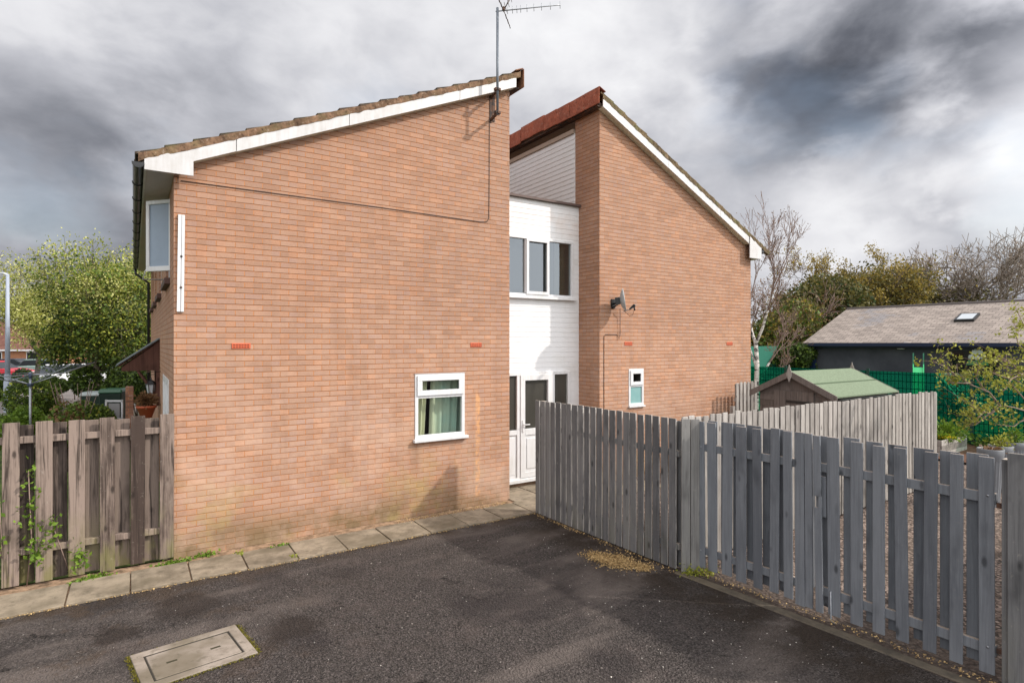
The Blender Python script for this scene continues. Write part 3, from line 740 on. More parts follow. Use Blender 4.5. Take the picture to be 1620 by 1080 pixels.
for b in ridge(XR0-.165, zhR, -1, GY-.19, YB, 6): b.build('ridge_tile', TERRA, roofR, bevel=.008)
MB().box(XL1+.01, XL1+.14, GY-.1, YB, zL(XL1)+.02, zL(XL1)+.04).build('soffit', DARKMET, house)
MB().box(XR0-.14, XR0-.01, GY-.1, YB, zR(XR0)+.02, zR(XR0)+.04).build('soffit', DARKMET, house)

# windows ------------------------------------------------------
def pane_y(x0, x1, z0, z1, y): return MB().add([(x0, y, z0), (x1, y, z0), (x1, y, z1), (x0, y, z1)], [(0, 1, 2, 3)])
def frame_rect(b, x0, x1, z0, z1, t, y0, y1):
    b.box(x0, x1, y0, y1, z0, z0+t); b.box(x0, x1, y0, y1, z1-t, z1); b.box(x0, x0+t, y0, y1, z0+t, z1-t); b.box(x1-t, x1, y0, y1, z0+t, z1-t)
# kitchen window
x0, x1, z0, z1 = KW
wk = MB(); frame_rect(wk, x0+.002, x1-.002, z0+.002, z1-.002, .055, GY-.012, GY+.06)
zt = z1-.36; wk.box(x0+.057, x1-.057, GY-.010, GY+.06, zt-.03, zt+.025)
wf = wk.build('window', UPVC, house, bevel=.004)
sa = MB(); frame_rect(sa, x0+.035, x1-.035, zt+.012, z1-.03, .085, GY-.035, GY-.013)
sa.build('sash', UPVC, wf, bevel=.004)
MB().box(x0-.03, x1+.04, GY-.075, GY+.02, z0-.045, z0+.001).build('sill', UPVC, wf, bevel=.004)
pane_y(x0+.05, x1-.05, z0+.05, z1-.05, GY+.012).build('pane', GLASS, wf)
MB().box(x0-.01, x1+.01, GY-.018, GY-.001, z1-.001, z1+.010).build('drip_trim', plain('drip_strip', (.4, .3, .26), .6), wf)
# curtains, wavy
cm = MB()
def curtain(b, xa, xb, za, zb_, Y, ph, lean=0):
    n = 60; vs = []
    for i in range(n+1):
        t = i/n; x = xa+(xb-xa)*t
        y = Y+.028*sin(t*(xb-xa)*46+ph)+.012*sin(t*31+ph*2)
        vs += [(x+lean*(1-0), y, zb_), (x-lean, y+.01, za)]
    b.add(vs, [(2*i, 2*i+2, 2*i+3, 2*i+1) for i in range(n)], True)
curtain(cm, x0-.05, x0+.285, z0-.1, z1+.05, GY+.20, 0, .03); curtain(cm, x0+.37, x1+.1, z0-.1, z1+.05, GY+.22, 2, .02)
cm.build('curtain', CURT, wf)
# rooms behind glass
rm = MB()
def room(b, xa, xb, ya, yb, za, zb_):
    b.add([(xa, ya, za), (xb, ya, za), (xb, yb, za), (xa, yb, za), (xa, ya, zb_), (xb, ya, zb_), (xb, yb, zb_), (xa, yb, zb_)],
          [(0, 1, 2, 3), (4, 7, 6, 5), (3, 2, 6, 7), (0, 3, 7, 4), (1, 5, 6, 2)])
room(rm, x0-.5, x1+.5, GY+.101, GY+2.5, z0-.8, z1+.3)
room(rm, SW[0]-.4, SW[1]+.4, GY+.101, GY+1.6, SW[2]-.4, SW[3]+.3)
room(rm, 5.5, 7.4, RY+.08, RY+3, .05, 2.3); room(rm, 5.5, 7.4, RY+.08, RY+3, 3.1, 4.95)
rm.build('room_shell', ROOM, house)
# small window
x0, x1, z0, z1 = SW
sm_ = MB(); frame_rect(sm_, x0, x1, z0, z1, .05, GY-.01, GY+.05); zt = z0+(z1-z0)*.54
sm_.box(x0+.05, x1-.05, GY-.008, GY+.05, zt-.025, zt+.02)
frame_rect(sm_, x0+.035, x1-.03, zt+.012, z1-.03, .07, GY-.03, GY-.011)
wf = sm_.build('window', UPVC, house, bevel=.004)
pane_y(x0+.04, x1-.04, zt, z1-.04, GY+.012).build('pane', GLASS, wf)
MB().box(x0+.04, x1-.04, GY+.012, GY+.016, z0+.04, zt).build('pane', FROST, wf)
MB().box(x0-.01, x1+.02, GY-.04, GY+.0, z0-.03, z0-.001).build('sill', UPVC, wf)
# upstairs window in link: panes  ..827 | 834..865 (opening) | 869..896
x0, x1, z0, z1 = uw
Y = RY; X_ = lambda p: XY(p, RY-.02)
fw = MB(); frame_rect(fw, x0, x1, z0, z1, .05, Y-.045, Y+.05)
for p in (X_(831.5), X_(866.5)): fw.box(p-.022, p+.022, Y-.043, Y+.05, z0+.06, z1-.06)
wf = fw.build('window', UPVC, house, bevel=.004)
fs_ = MB(); frame_rect(fs_, X_(831.5)-.008, X_(866.5)+.008, z0+.035, z1-.035, .058, Y-.07, Y-.046); fs_.build('sash', UPVC, wf, bevel=.004)
pane_y(x0, x1, z0+.03, z1-.03, Y).build('pane', GLASSR, wf)
MB().box(x0, x1+.05, Y-.11, Y+.02, z0-.05, z0-.001).build('sill', UPVC, wf, bevel=.004)
MB().box(X_(884), X_(900), Y+.12, Y+.16, z0, z1).build('curtain', plain('brown_curtain', (.14, .115, .07), .9), wf)
# door set
x0, x1, z0, z1 = dw
df = MB(); frame_rect(df, x0, x1, z0, z1, .06, Y-.045, Y+.05)
xa, xb = X_(819.5), X_(874.5)
for p in (xa, xb): df.box(p-.035, p+.035, Y-.043, Y+.05, z0+.06, z1-.06)
zmid = atY(822, 683, RY-.02).z
df.box(x0, xa-.035, Y-.043, Y+.05, zmid-.05, zmid+.04); df.box(x0, xa-.036, Y-.02, Y+.04, z0+.06, zmid-.05)
df.box(x0+.02, xa-.075, Y-.030, Y-.02, z0+.12, zmid-.10)
df.box(xb+.035, x1-.06, Y-.043, Y+.05, zmid-.05, zmid+.04); df.box(xb+.036, x1-.06, Y-.02, Y+.04, z0+.06, zmid-.05)
dfo = df.build('door_frame', UPVC, house, bevel=.004)
pane_y(x0, x1-.05, z0+.05, z1-.05, Y).build('pane', GLASSD, dfo)
dd = MB(); frame_rect(dd, xa+.036, xb-.036, z0+.05, z1-.05, .105, Y-.060, Y-.005)
dd.box(xa+.141, xb-.141, Y-.058, Y-.005, zmid-.07, zmid+.05); dd.box(xa+.141, xb-.141, Y-.04, Y-.006, z0+.155, zmid-.07)
dd.box(xa+.18, xb-.18, Y-.052, Y-.04, z0+.21, zmid-.13)
door = dd.build('door', UPVC, house, bevel=.005)
hd = MB(); hx = xa+.085; hz = atY(826, 672, RY-.1).z
hd.box(hx-.016, hx+.016, Y-.075, Y-.06, hz-.14, hz+.08); hd.tube([(hx, Y-.07, hz), (hx, Y-.115, hz), (hx+.12, Y-.118, hz)], .010, 8)
hd.build('handle', UPVC, door)
MB().box(XL1, x1+.01, Y-.10, Y-.02, z0-.03, z0+.03).build('threshold', UPVC, door, bevel=.004)
# left side windows (open casement on the first), sills, doors
for i, (a, c, z0, z1) in enumerate(leftwins):
    m_ = MB(); X0 = XL0+.035
    m_.box(X0, X0+.06, a, c, z0, z0+.06); m_.box(X0, X0+.06, a, c, z1-.06, z1)
    for y_ in (a, (a+c)/2-.03, c-.06): m_.box(X0, X0+.06, y_, y_+.06, z0+.06, z1-.06)
    wf = m_.build('window', UPVC, house)
    MB().add([(X0+.03, a+.05, z0+.05), (X0+.03, a+.05, z1-.05), (X0+.03, c-.05, z1-.05), (X0+.03, c-.05, z0+.05)], [(0, 1, 2, 3)]).build('pane', GLASSR, wf)
    MB().box(XL0-.07, XL0+.03, a-.05, c+.05, z0-.09, z0-.002).build('sill', plain('quarry_tile_sill', (.09, .045, .035), .7), wf, bevel=.006)
    MB().box(XL0+.11, XL0+.13, a-.1, c+.1, z0-.1, z1+.1).build('room_shell', ROOM, wf)
    if i == 0:
        A = atY(269.5, 308, 9.36); h0 = Vector((A.x, 9.36, 0)); B = atY(230.5, 313, 9.70); h1 = Vector((B.x, 9.70, 0))
        zA, zB = atY(268, 428, 9.38).z, 4.73
        u = (h1-h0); n_ = Vector((u.y, -u.x, 0)).normalized()*.045
        L = u.length; u.normalize(); s_ = MB(); t = .055
        s_.obox(h0+Vector((0, 0, zA)), u*L, n_, (0, 0, t+.015)); s_.obox(h0+Vector((0, 0, zB-t)), u*L, n_, (0, 0, t))
        s_.obox(h0+Vector((0, 0, zA+t+.015)), u*t*.6, n_, (0, 0, zB-zA-2*t-.015)); s_.obox(h0+u*(L-t)+Vector((0, 0, zA+t+.015)), u*t, n_, (0, 0, zB-zA-2*t-.015))
        sash = s_.build('open_sash', UPVC, wf, bevel=.004)
        q = MB(); q.obox(h0+n_*.45+Vector((0, 0, zA+t)), u*L, n_*.08, (0, 0, zB-zA-2*t)); q.build('pane', plain('pale_reflecting_glass', (.26, .33, .42), .06), sash)
        st = MB(); st.tube([h1+Vector((0, 0, zA+.02)), h1+Vector((-.03, .25, zA-.09)), Vector((XL0+.02, 10.1, zA-.06))], .009, 6)
        st.build('window_stay', UPVC, sash)
a, c, z0, z1 = ldoor
m_ = MB(); m_.box(XL0+.0, XL0+.05, a, c, z0, z0+.1); m_.box(XL0-.01, XL0+.05, a, c, z1-.08, z1)
for y_ in (a, (a+c)/2-.05, c-.08): m_.box(XL0-.01, XL0+.05, y_, y_+.08, z0+.1, z1-.08)
m_.box(XL0+.02, XL0+.04, a+.08, c-.08, z0+.1, z1-.08)
m_.build('door', UPVC, house, bevel=.003)
a, c, z0, z1 = pdoor
m_ = MB(); m_.box(XL0+.03, XL0+.07, a, c, z0, z1); m_.build('door', plain('dark_door', (.03, .025, .03), .5), house)
# lean-to canopy over that door
cy0, cy1 = 13.0, 14.15
t0 = atY(249, 535, 13.0); t1 = atY(187, 577, 13.0)
c_ = MB(); n = 7
for i in range(n):
    f0, f1 = i/n, (i+1)/n
    A_ = Vector((XL0, cy0, t0.z)).lerp(Vector((t1.x, cy0, t1.z)), f0); B_ = Vector((XL0, cy0, t0.z)).lerp(Vector((t1.x, cy0, t1.z)), f1)
    c_.obox(A_+Vector((0, 0, -.05+.006*(i % 2))), B_-A_, (0, cy1-cy0, 0), (0, 0, .03))
cnp = c_.build('canopy', WBROWN, house)
MB().obox((XL0, cy0-.04, t0.z-.012), (t1.x-XL0-.04, 0, t1.z-t0.z-.02), (0, cy1-cy0+.08, 0), (0, 0, .022)).build('canopy_felt', plain('grey_felt', (.13, .15, .16), .8), cnp)
for y_ in (cy0+.01, cy1-.07):
    c2 = MB()
    c2.prism([(XL0-.005, y_, t0.z-.06), (t1.x+.05, y_, t1.z-.05), (t1.x+.05, y_, t1.z-.12), (XL0-.005, y_, t1.z-.12)], (0, .02, 0))
    c2.tube([(XL0-.03, y_+.03, t1.z-.65), (t1.x+.3, y_+.03, t1.z-.12)], .025, 4, smooth=False)
    c2.box(XL0-.06, XL0-.002, y_, y_+.05, t1.z-.8, t1.z-.12)
    c2.build('canopy_bracket', WBROWN, cnp)
# air bricks
for (px_, py_, wpx) in ((381.5, 547, .23), (753, 545.5, .215), (994, 543.5, .215), (1154, 543.5, .215)):
    p = atY(px_, py_, GY); b = MB(); W2 = wpx/2
    ab = b.box(p.x-W2, p.x+W2, GY-.010, GY+.02, p.z-.036, p.z+.036).build('air_brick', REDBRK, house, bevel=.003)
    s_ = MB()
    for zz in (-.016, .012):
        for j in range(6): s_.box(p.x-W2+.018+j*.034, p.x-W2+.040+j*.034, GY-.0115, GY-.0105, p.z+zz-.006, p.z+zz+.006)
    s_.build('vent_slots', REDHOLE, ab)

# --------------------------------------------------------- things on the walls
# cable run
cb = MB(); yv = GY-.006
pts = [atY(286, 286, yv), atY(450, 308, yv), atY(600, 328, yv), atY(700, 342.5, yv), atY(760, 351, yv), atY(770, 351, yv), atY(773.5, 345, yv), atY(774, 300, yv), atY(774.5, 186, yv)]
cb.tube(pts, .0055, 6)
tag(cb.build('aerial_cable', CABLE, loc=pts[0]), 'thin dark aerial cable clipped across the brick gable and up to the aerial bracket', 'cable')
cb = MB(); pts = [atY(955.5, 660, yv), atY(955.5, 540, yv), atY(955.5, 532, yv), atY(958, 529, yv), atY(976, 529, yv), atY(979.5, 536, yv-.02), atY(981, 528, yv-.02), atY(981, 500, yv-.03), atY(981, 488, yv-.08)]
cb.tube(pts, .006, 6); tag(cb.build('dish_cable', CABLE, loc=pts[0]), 'brown cable running from the satellite dish down the brick wall', 'cable')
# white channel board beside the corner
wbx0, wbx1 = XY(279.5, GY), XY(290, GY); zt_, zb_ = atY(284, 340, GY).z, atY(284, 493, GY).z
t = thing('wall_bracket_rail', (wbx0, GY, zb_), 'tall white channelled plastic rail screwed upright to the brick corner', 'rail')
b = MB(); b.obox((wbx0, GY-.03, zb_), (.035, 0, 0), (0, .028, 0), (.016, 0, zt_-zb_)); b.obox((wbx0+.047, GY-.03, zb_), (.03, 0, 0), (0, .028, 0), (.012, 0, zt_-zb_))
b.obox((wbx0+.01, GY-.016, zb_), (.06, 0, 0), (0, .014, 0), (.014, 0, zt_-zb_)); b.build('channel', UPVC, t)
for f in (.25, .57): 
    b = MB(); b.lathe((wbx0+.042+.014*f, GY-.036, zb_+(zt_-zb_)*f), [(0, 0), (.014, 0), (.014, .01)], 10, 'Y'); b.build('bolt', DARKMET, t)
# TV aerial
ap = atY(787, 182, GY-.33); ta = thing('tv_aerial', (ap.x, ap.y, ap.z), 'grey metal television aerial on a tall mast above the left roof', 'aerial')
top = atY(785, 12, GY-.33)
MB().tube([ap, (ap.x, ap.y, top.z)], .021, 10).build('mast', mat('dull_mast_metal', lambda N: bsdf(N, N.mix(N.noise(pos(N), 30, 3), (.10, .12, .15), (.24, .26, .29)), .5, metal=.4)), ta)
wx = XY(776, GY); bz1, bz0 = ap.z+.45, ap.z+.02
bb = MB(); bb.box(wx-.02, wx+.02, GY-.012, GY-.0, bz0-.03, bz1+.0)
for zz in (bz0, bz1-.05):
    bb.obox((wx-.018, GY-.01, zz), (.036, 0, 0), (ap.x-wx, -.36, 0), (0, 0, .035)); bb.box(ap.x-.05, ap.x+.05, ap.y-.03, ap.y+.035, zz-.002, zz+.037)
bb.obox((wx+.03, GY-.012, bz0), (.05, 0, 0), (0, .01, 0), (0, 0, bz1-bz0))
bb.build('wall_bracket', DARKMET, ta)
# boom direction: mostly toward right in picture
bs = Vector((ap.x, ap.y, atY(785, 17.5, GY-.33).z)); be = atD(887, 8, (bs-Vector((0, 0, EYE))).dot(Vector((ST, CT, 0)))-.15)
bd = be-bs; bn = bd.normalized(); el = bn.cross(Vector((0, 0, 1))).normalized()
am = MB(); am.tube([bs-bn*.03, be], .009, 6)
am.build('boom', GREYMET, ta)
em = MB(); 
tl = (el*.35+Vector((0, 0, .94))).normalized()
for f in (.16, .24, .31, .37, .47, .58, .70, .84, .99):
    c0 = bs+bd*f; em.tube([c0-tl*.055, c0+tl*.055], .0045, 5)
em.build('director_rods', GREYMET, ta)
rf_ = MB(); rc = bs+bd*.10
for s1, kb in ((-1, .38), (1, -.42), (1, .55)):
    ax_ = (Vector((0, 0, 1))*s1+bn*kb).normalized()
    for f in (.06, .15, .24): rf_.tube([rc+ax_*f-el*.14, rc+ax_*f+el*.14], .004, 5)
    for e_ in (-.03, .03): rf_.tube([rc, rc+ax_*.30+el*e_], .005, 5)
rf_.obox(rc-Vector((.02, .02, .0)), (.04, 0, 0), (0, .04, 0), (0, 0, .06))
rf_.build('reflector', DARKMET, ta)
# satellite dish
dc = atY(985, 475, GY-.30); td = thing('satellite_dish', (dc.x, GY, dc.z), 'grey satellite dish seen edge on with its arm, on the right brick wall', 'satellite dish')
ax = Vector((.72, -.66, .14)).normalized()    # faces right-forward
ux = Vector((0, 0, 1)).cross(ax).normalized(); uz = ax.cross(ux)
ds = MB(); vs = []; fs = []; nr, na = 5, 28
for s_ in (0, 1):
    for i in range(nr+1):
        rr = i/nr
        for j in range(na):
            a = 2*pi*j/na; x_, z_ = .22*rr*cos(a), .225*rr*sin(a)
            vs.append(dc+ux*x_+uz*z_+ax*(.075*rr*rr-.012*s_-.04))
m0 = (nr+1)*na
for s_ in (0, 1):
    for i in range(nr):
        for j in range(na):
            q = [s_*m0+i*na+j, s_*m0+i*na+(j+1) % na, s_*m0+(i+1)*na+(j+1) % na, s_*m0+(i+1)*na+j]; fs.append(tuple(q if s_ == 0 else q[::-1]))
for j in range(na): fs.append((nr*na+j, nr*na+(j+1) % na, m0+nr*na+(j+1) % na, m0+nr*na+j))
ds.add(vs, fs, True); ds.build('dish', plain('dish_grey', (.40, .43, .44), .5), td)
hub = atY(974, 480, GY-.08)
m_ = MB(); m_.box(hub.x-.05, hub.x+.05, GY-.02, GY-.001, hub.z-.09, hub.z+.09); m_.tube([(hub.x, GY-.01, hub.z), (hub.x, GY-.14, hub.z+.0), tuple(dc-ax*.06)], .018, 8)
m_.obox(dc-ax*.14-ux*.05-uz*.07, ax*.09, ux*.1, uz*.14); m_.tube([(hub.x-.02, GY-.02, hub.z-.08), (hub.x+.02, GY-.12, hub.z-.02)], .012, 6)
m_.build('wall_mount', BLACKP, td)
lp = atY(1003, 486, dc.y-.30); m_ = MB(); bot = dc-uz*.21
m_.tube([bot-ax*.02, bot.lerp(lp, .6)+Vector((0, 0, -.01)), lp], .008, 6); m_.build('feed_arm', GREYMET, td)
m_ = MB(); m_.tube([lp+(bot-lp).normalized()*.12, lp+Vector((0, 0, .035)), lp+Vector((.02, -.02, .03))], [.018, .026, .026], 10); m_.tube([lp+Vector((0, 0, .02)), lp+Vector((.02, .0, -.06))], .015, 8)
m_.build('receiver_head', BLACKP, td)
m_ = MB(); m_.tube([lp+Vector((0, 0, -.05)), lp+Vector((-.03, 0, -.14)), lp.lerp(bot, .45)+Vector((0, 0, -.13)), bot], .004, 5); m_.build('lead', CABLE, td)
# hanging terracotta pot and lantern by the canopy
hp = atY(231.5, 643, 12.6); th = thing('hanging_pot', (hp.x, hp.y, hp.z), 'terracotta plant pot with dry brown plant hung beside the side wall', 'plant pot')
MB().lathe(hp, [(0, -.2), (.09, -.2), (.15, -.02), (.165, -.02), (.165, .02), (.15, .02), (.13, -.01), (0, -.015)], 20).build('pot', plain('terracotta_pot', (.42, .09, .035), .7), th)
rgn = np.random.default_rng(5); cc = np.array(hp)+rgn.normal(size=(900, 3))*np.array([.07, .07, .05])+np.array([0, 0, .12])
leaves_mesh('plant', cc, .035, L_BRN, th, 5)
hk = MB(); hk.tube([(hp.x-.1, hp.y, hp.z+.02), (hp.x, hp.y, hp.z+.62), (hp.x+.1, hp.y, hp.z+.02)], .005, 5)
hk.tube([(XL0, hp.y, hp.z+.64), (hp.x, hp.y, hp.z+.64)], .008, 5); hk.tube([(hp.x, hp.y, hp.z+.64), (hp.x, hp.y, hp.z+.6)], .005, 5); hk.build('hanger', DARKMET, th)
lc = atY(238.5, 612, 13.05); tl_ = thing('wall_lantern', (lc.x, lc.y, lc.z), 'black coach lantern with clear glass beside the canopy door', 'lantern')
b = MB(); b.lathe(lc, [(.10, .05), (.05, .12), (.015, .14), (.012, .18)], 6, smooth=False); b.lathe(lc, [(.0, -.14), (.05, -.13), (.06, -.11)], 6, smooth=False)
for j in range(6):
    a = 2*pi*j/6; b.tube([lc+Vector((.06*cos(a), .06*sin(a), -.11)), lc+Vector((.085*cos(a), .085*sin(a), .05))], .006, 4)
b.tube([lc+Vector((0, 0, .16)), lc+Vector((.0, 0, .24)), (XL0, lc.y, lc.z+.24)], .008, 5); b.build('lantern_frame', BLACKP, tl_)
MB().lathe(lc, [(.055, -.11), (.08, .05)], 6, smooth=False).build('lantern_glass', plain('lantern_glass', (.5, .52, .55), .15), tl_)

# ------------------------------------------------------------------ fences
def fence_boards(b, p0, p1, z0, z1, wdt, pitch, thick, off, rg, jit=.012, tilt=.006, start=0., nz=.0):
    d = Vector((p1[0]-p0[0], p1[1]-p0[1], 0)); L = d.length; d.normalize(); n = Vector((d.y, -d.x, 0))
    s = start
    while s+wdt <= L+1e-6:
        o = Vector((p0[0], p0[1], z0+rg.uniform(-nz, nz)))+d*s+n*off
        j = rg.uniform(-tilt, tilt)
        b.obox(o, d*(wdt+rg.uniform(-.004, .004)), n*thick, Vector((d.x*j, d.y*j, z1-z0+rg.uniform(-jit, jit)))); s += pitch
    return b
# 1 weathered hit-and-miss fence at left
rg = random.Random(11)
tf = thing('board_fence', (-1.2, GY, 0), 'weathered brown hit and miss wooden fence joining the brick corner on the left', 'fence')
b = MB(); pxs = [(2, 30), (56, 83), (108, 134), (158, 182), (206, 229), (252, 274)]
for (a, c) in pxs:
    xa, xc = XY(a, GY-.05), XY(c, GY-.05)
    if a == 252: xc = XL0-.006
    zt = 1.80+rg.uniform(-.015, .02)
    b.obox((xa, GY-.06, .02+rg.uniform(0, .03)), (xc-xa, 0, 0), (0, .022, 0), (rg.uniform(-.01, .01), 0, zt))
k = 1; xs0 = XY(2, GY-.05)
while k < 26:
    b.obox((xs0-.30*k, GY-.06, .03), (.15, 0, 0), (0, .022, 0), (rg.uniform(-.01, .01), 0, 1.8+rg.uniform(-.02, .02))); k += 1
b.build('front_boards', WOLD, tf, bevel=.003)
b = MB(); k = 0
while k < 30:
    xa = .105-.3*k; b.obox((xa-.005, GY+.03, .0+.03), (.16, 0, 0), (0, .022, 0), (rg.uniform(-.01, .01), 0, 1.77+rg.uniform(-.02, .02))); k += 1
b.build('rear_boards', WOLD2, tf, bevel=.003)
for zz in (.36, 1.60):
    MB().box(-8, XL0-.01, GY-.037, GY+.029, zz, zz+.075).build('rail', WOLD, tf, bevel=.004)
MB().box(XL0-.11, XL0-.012, GY+.055, GY+.15, 0, 1.74).build('post', WOLD2, tf)
# 2 near close boarded panel, runs from path toward camera
A = Vector((5.37, 7.47, 0)); Bp = Vector((5.43, 4.66, 0))
tp = thing('panel_fence', (5.4, 6, 0), 'tall grey stained close boarded fence panel reaching to the paved path', 'fence')
d = (Bp-A).normalized(); n = Vector((d.y, -d.x, 0))      # n faces -X (towards drive)
if n.x > 0: n = -n
L = (Bp-A).length; b = MB(); s = 0; i = 0; nb = 22; pitch = L/nb
for i in range(nb):
    s = i*pitch; o = A+d*s+Vector((0, 0, .02))
    b.obox(o+n*.0, d*(pitch-.022+rg.uniform(-.006, .004)), n*.020, Vector((d.x*rg.uniform(-.006, .006), d.y*rg.uniform(-.008, .008), 1.79+rg.uniform(-.010, .010))))
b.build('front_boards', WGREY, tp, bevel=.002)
b = MB()
for i in range(nb):
    s = i*pitch+pitch*.5+.01; o = A+d*s-n*.065+Vector((0, 0, .03)); b.obox(o, d*(pitch*.72), n*.018, (0, 0, 1.76+rg.uniform(-.02, .01)))
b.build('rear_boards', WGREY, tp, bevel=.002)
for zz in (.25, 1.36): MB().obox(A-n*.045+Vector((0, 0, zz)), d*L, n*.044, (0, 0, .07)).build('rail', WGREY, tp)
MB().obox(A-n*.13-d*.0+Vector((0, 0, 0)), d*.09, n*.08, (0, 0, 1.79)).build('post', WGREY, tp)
# corner: three boards facing the camera/gate
cor = thing('corner_boards', (5.5, 4.6, 0), 'three grey boards boxing in the fence post between close boarded panel and gate', 'fence')
C0 = ground(1073, 907); C1 = ground(1106, 905)
C0 = Vector((5.40, 4.60, 0)); C1 = Vector((5.635, 4.50, 0))
dd_ = (C1-C0).normalized(); nn = Vector((dd_.y, -dd_.x, 0)); b = MB()
for i in range(2): b.obox(C0+dd_*(.005+i*.118)+nn*.0+Vector((0, 0, .02)), dd_*.108, nn*.02, (0, 0, 1.80-.006*i))
b.build('boards', WCORN, cor, bevel=.002)
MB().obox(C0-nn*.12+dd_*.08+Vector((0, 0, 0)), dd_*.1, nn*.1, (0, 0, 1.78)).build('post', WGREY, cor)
# 3 the two gate leaves, hit-and-miss
G0 = Vector((5.65, 4.47, 0)); G1 = Vector((5.80, 1.70, 0)); gd = (G1-G0).normalized(); gn = Vector((gd.y, -gd.x, 0))
if gn.x > 0: gn = -gn
def sAt(px_):       # distance along gate line for a picture column
    r_ = ray(px_, HOR); den_ = r_.x*gd.y-r_.y*gd.x
    return (r_.x*(-G0.y)-r_.y*(-G0.x))/den_
def leaf_gate(name, cols, rear_cols, s0, s1, label, droop=0., seed=1, group='gate leaves'):
    rg = random.Random(seed); t = thing(name, tuple(G0+gd*s0), label, 'gate', group)
    b = MB()
    for (a, c) in cols:
        sa, sc = sAt(a), sAt(c); o = G0+gd*sa+Vector((0, 0, .07-droop*(sa-s0)+rg.uniform(-.012, .012)))
        tx = rg.uniform(-.022, .022)
        b.obox(o+gn*.02, gd*(sc-sa), gn*.02, Vector((gd.x*tx, gd.y*tx, 1.73+rg.uniform(-.012, .012))))
    b.build('front_boards', WGREY2, t, bevel=.003)
    b = MB()
    for (a, c) in rear_cols:
        sa, sc = sAt(a)-.005, sAt(c)+.04; b.obox(G0+gd*sa-gn*.045+Vector((0, 0, .10)), gd*(sc-sa), gn*.018, (0, 0, 1.70+rg.uniform(-.01, .01)))
    b.build('rear_boards', WGREY2, t, bevel=.003)
    for zz in (.22, 1.44): MB().obox(G0+gd*s0-gn*.025+Vector((0, 0, zz)), gd*(s1-s0)+Vector((0, 0, -droop*(s1-s0))), gn*.044, (0, 0, .085)).build('rail', WGREY2, t, bevel=.004)
    return t
lg = leaf_gate('gate_leaf', [(1107.5, 1118.5), (1123.5, 1137), (1145, 1160), (1167, 1183), (1195, 1208.5), (1220, 1234), (1243, 1257)],
          [(1118, 1127), (1139, 1148), (1158, 1170), (1180, 1196), (1205, 1221), (1231, 1244)], sAt(1107.5), sAt(1259),
          'far left leaf of the grey slatted double gate, beside the corner fence post', seed=4)
rgl = leaf_gate('gate_leaf', [(1313, 1332), (1348, 1367), (1383, 1402), (1420, 1440), (1462, 1483), (1504, 1525), (1551, 1576)],
          [(1296, 1312), (1333, 1350), (1369, 1386), (1404, 1424), (1444, 1466), (1486, 1507), (1528, 1552)], sAt(1294), sAt(1577),
          'near right leaf of the grey slatted double gate, sagging slightly toward camera', droop=.012, seed=7)
for t_, ss in ((rgl, (sAt(1565),)), (lg, (sAt(1112),))):
    for s_ in ss:
        for zz in (.27, 1.49): MB().lathe(G0+gd*s_+gn*.044+Vector((0, 0, zz)), [(0, -.0), (.009, 0), (.009, .01)], 8, 'X').build('bolt_head', GREYMET, t_)
# meeting stile pieces: two boards side by side and a notched leaning board
ms = thing('gate_meeting_boards', tuple(G0+gd*sAt(1275)), 'grey boards where the two gate leaves meet, one leaning with a notch cut in it', 'gate boards')
b = MB()
for (a, c, z_, h_) in ((1262, 1277, .05, 1.76), (1278, 1289.5, .06, 1.75)):
    sa, sc = sAt(a), sAt(c); b.obox(G0+gd*sa+gn*.03+Vector((0, 0, z_)), gd*(sc-sa), gn*.022, Vector((gd.x*-.01, gd.y*-.01, h_)))
b.build('stile_boards', WGREY2, ms, bevel=.003)
sa, sc = sAt(1292), sAt(1304); lean = gd*-.0
b = MB(); o = G0+gd*sa+gn*.045+Vector((0, 0, .0)); wv = gd*(sc-sa); tv = gd*.03
b.obox(o+gd*.02+Vector((0, 0, .06)), wv*.95, gn*.02, Vector((0, 0, 1.03))-tv*.5)
b.obox(o+gd*.02-tv*.5+wv*.55+Vector((0, 0, 1.09)), wv*.42, gn*.02, Vector((0, 0, .11)))
b.obox(o+gd*.02-tv*.6+Vector((0, 0, 1.20)), wv*.95, gn*.02, Vector((0, 0, .60))-tv*.4)
b.obox(o-gn*.03+gd*.01+Vector((0, 0, 1.0)), wv*1.3, gn*.02, (0, 0, .4))
b.build('notched_board', WGREY2, ms, bevel=.003)
b = MB(); o = G0+gd*(sAt(1276))-gn*.05; b.obox(o+Vector((0, 0, .25)), gd*.06, gn*.05, (0, 0, 1.4)); b.build('drop_bolt_post', WGREY2, ms)
b = MB(); o = G0+gd*sAt(1318)+gn*.05; b.tube([o+Vector((0, 0, .30)), o+Vector((0, 0, .02)), o+Vector((0, 0, .0))+gd*.04], .008, 6); b.build('drop_bolt', GREYMET, ms)
# right-hand gate post and fence beyond toward camera
tp2 = thing('gate_post', tuple(G0+gd*sAt(1600)), 'wide dark grey gate post boards at the right edge of the drive', 'gate post')
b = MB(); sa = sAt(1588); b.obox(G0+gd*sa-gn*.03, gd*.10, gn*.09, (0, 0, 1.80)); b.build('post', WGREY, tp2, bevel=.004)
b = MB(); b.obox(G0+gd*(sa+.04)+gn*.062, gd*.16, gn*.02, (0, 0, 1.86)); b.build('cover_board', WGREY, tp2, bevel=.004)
for zz in (.24, 1.40): MB().obox(G0+gd*(sAt(1577)+.005)+Vector((0, 0, zz)), gd*.07, gn*.03, (0, 0, .04)).build('hinge', DARKMET, tp2)
tsf = thing('side_fence', (6.2, 1.45, 0), 'grey slatted fence running off to the right behind the gate post', 'fence')
b = MB(); x = 5.92
while x < 11: b.box(x, x+.12, 1.42, 1.44, .04, 1.8+rg.uniform(-.01, .01)); x += .132
b.build('boards', WCORN, tsf, bevel=.003)
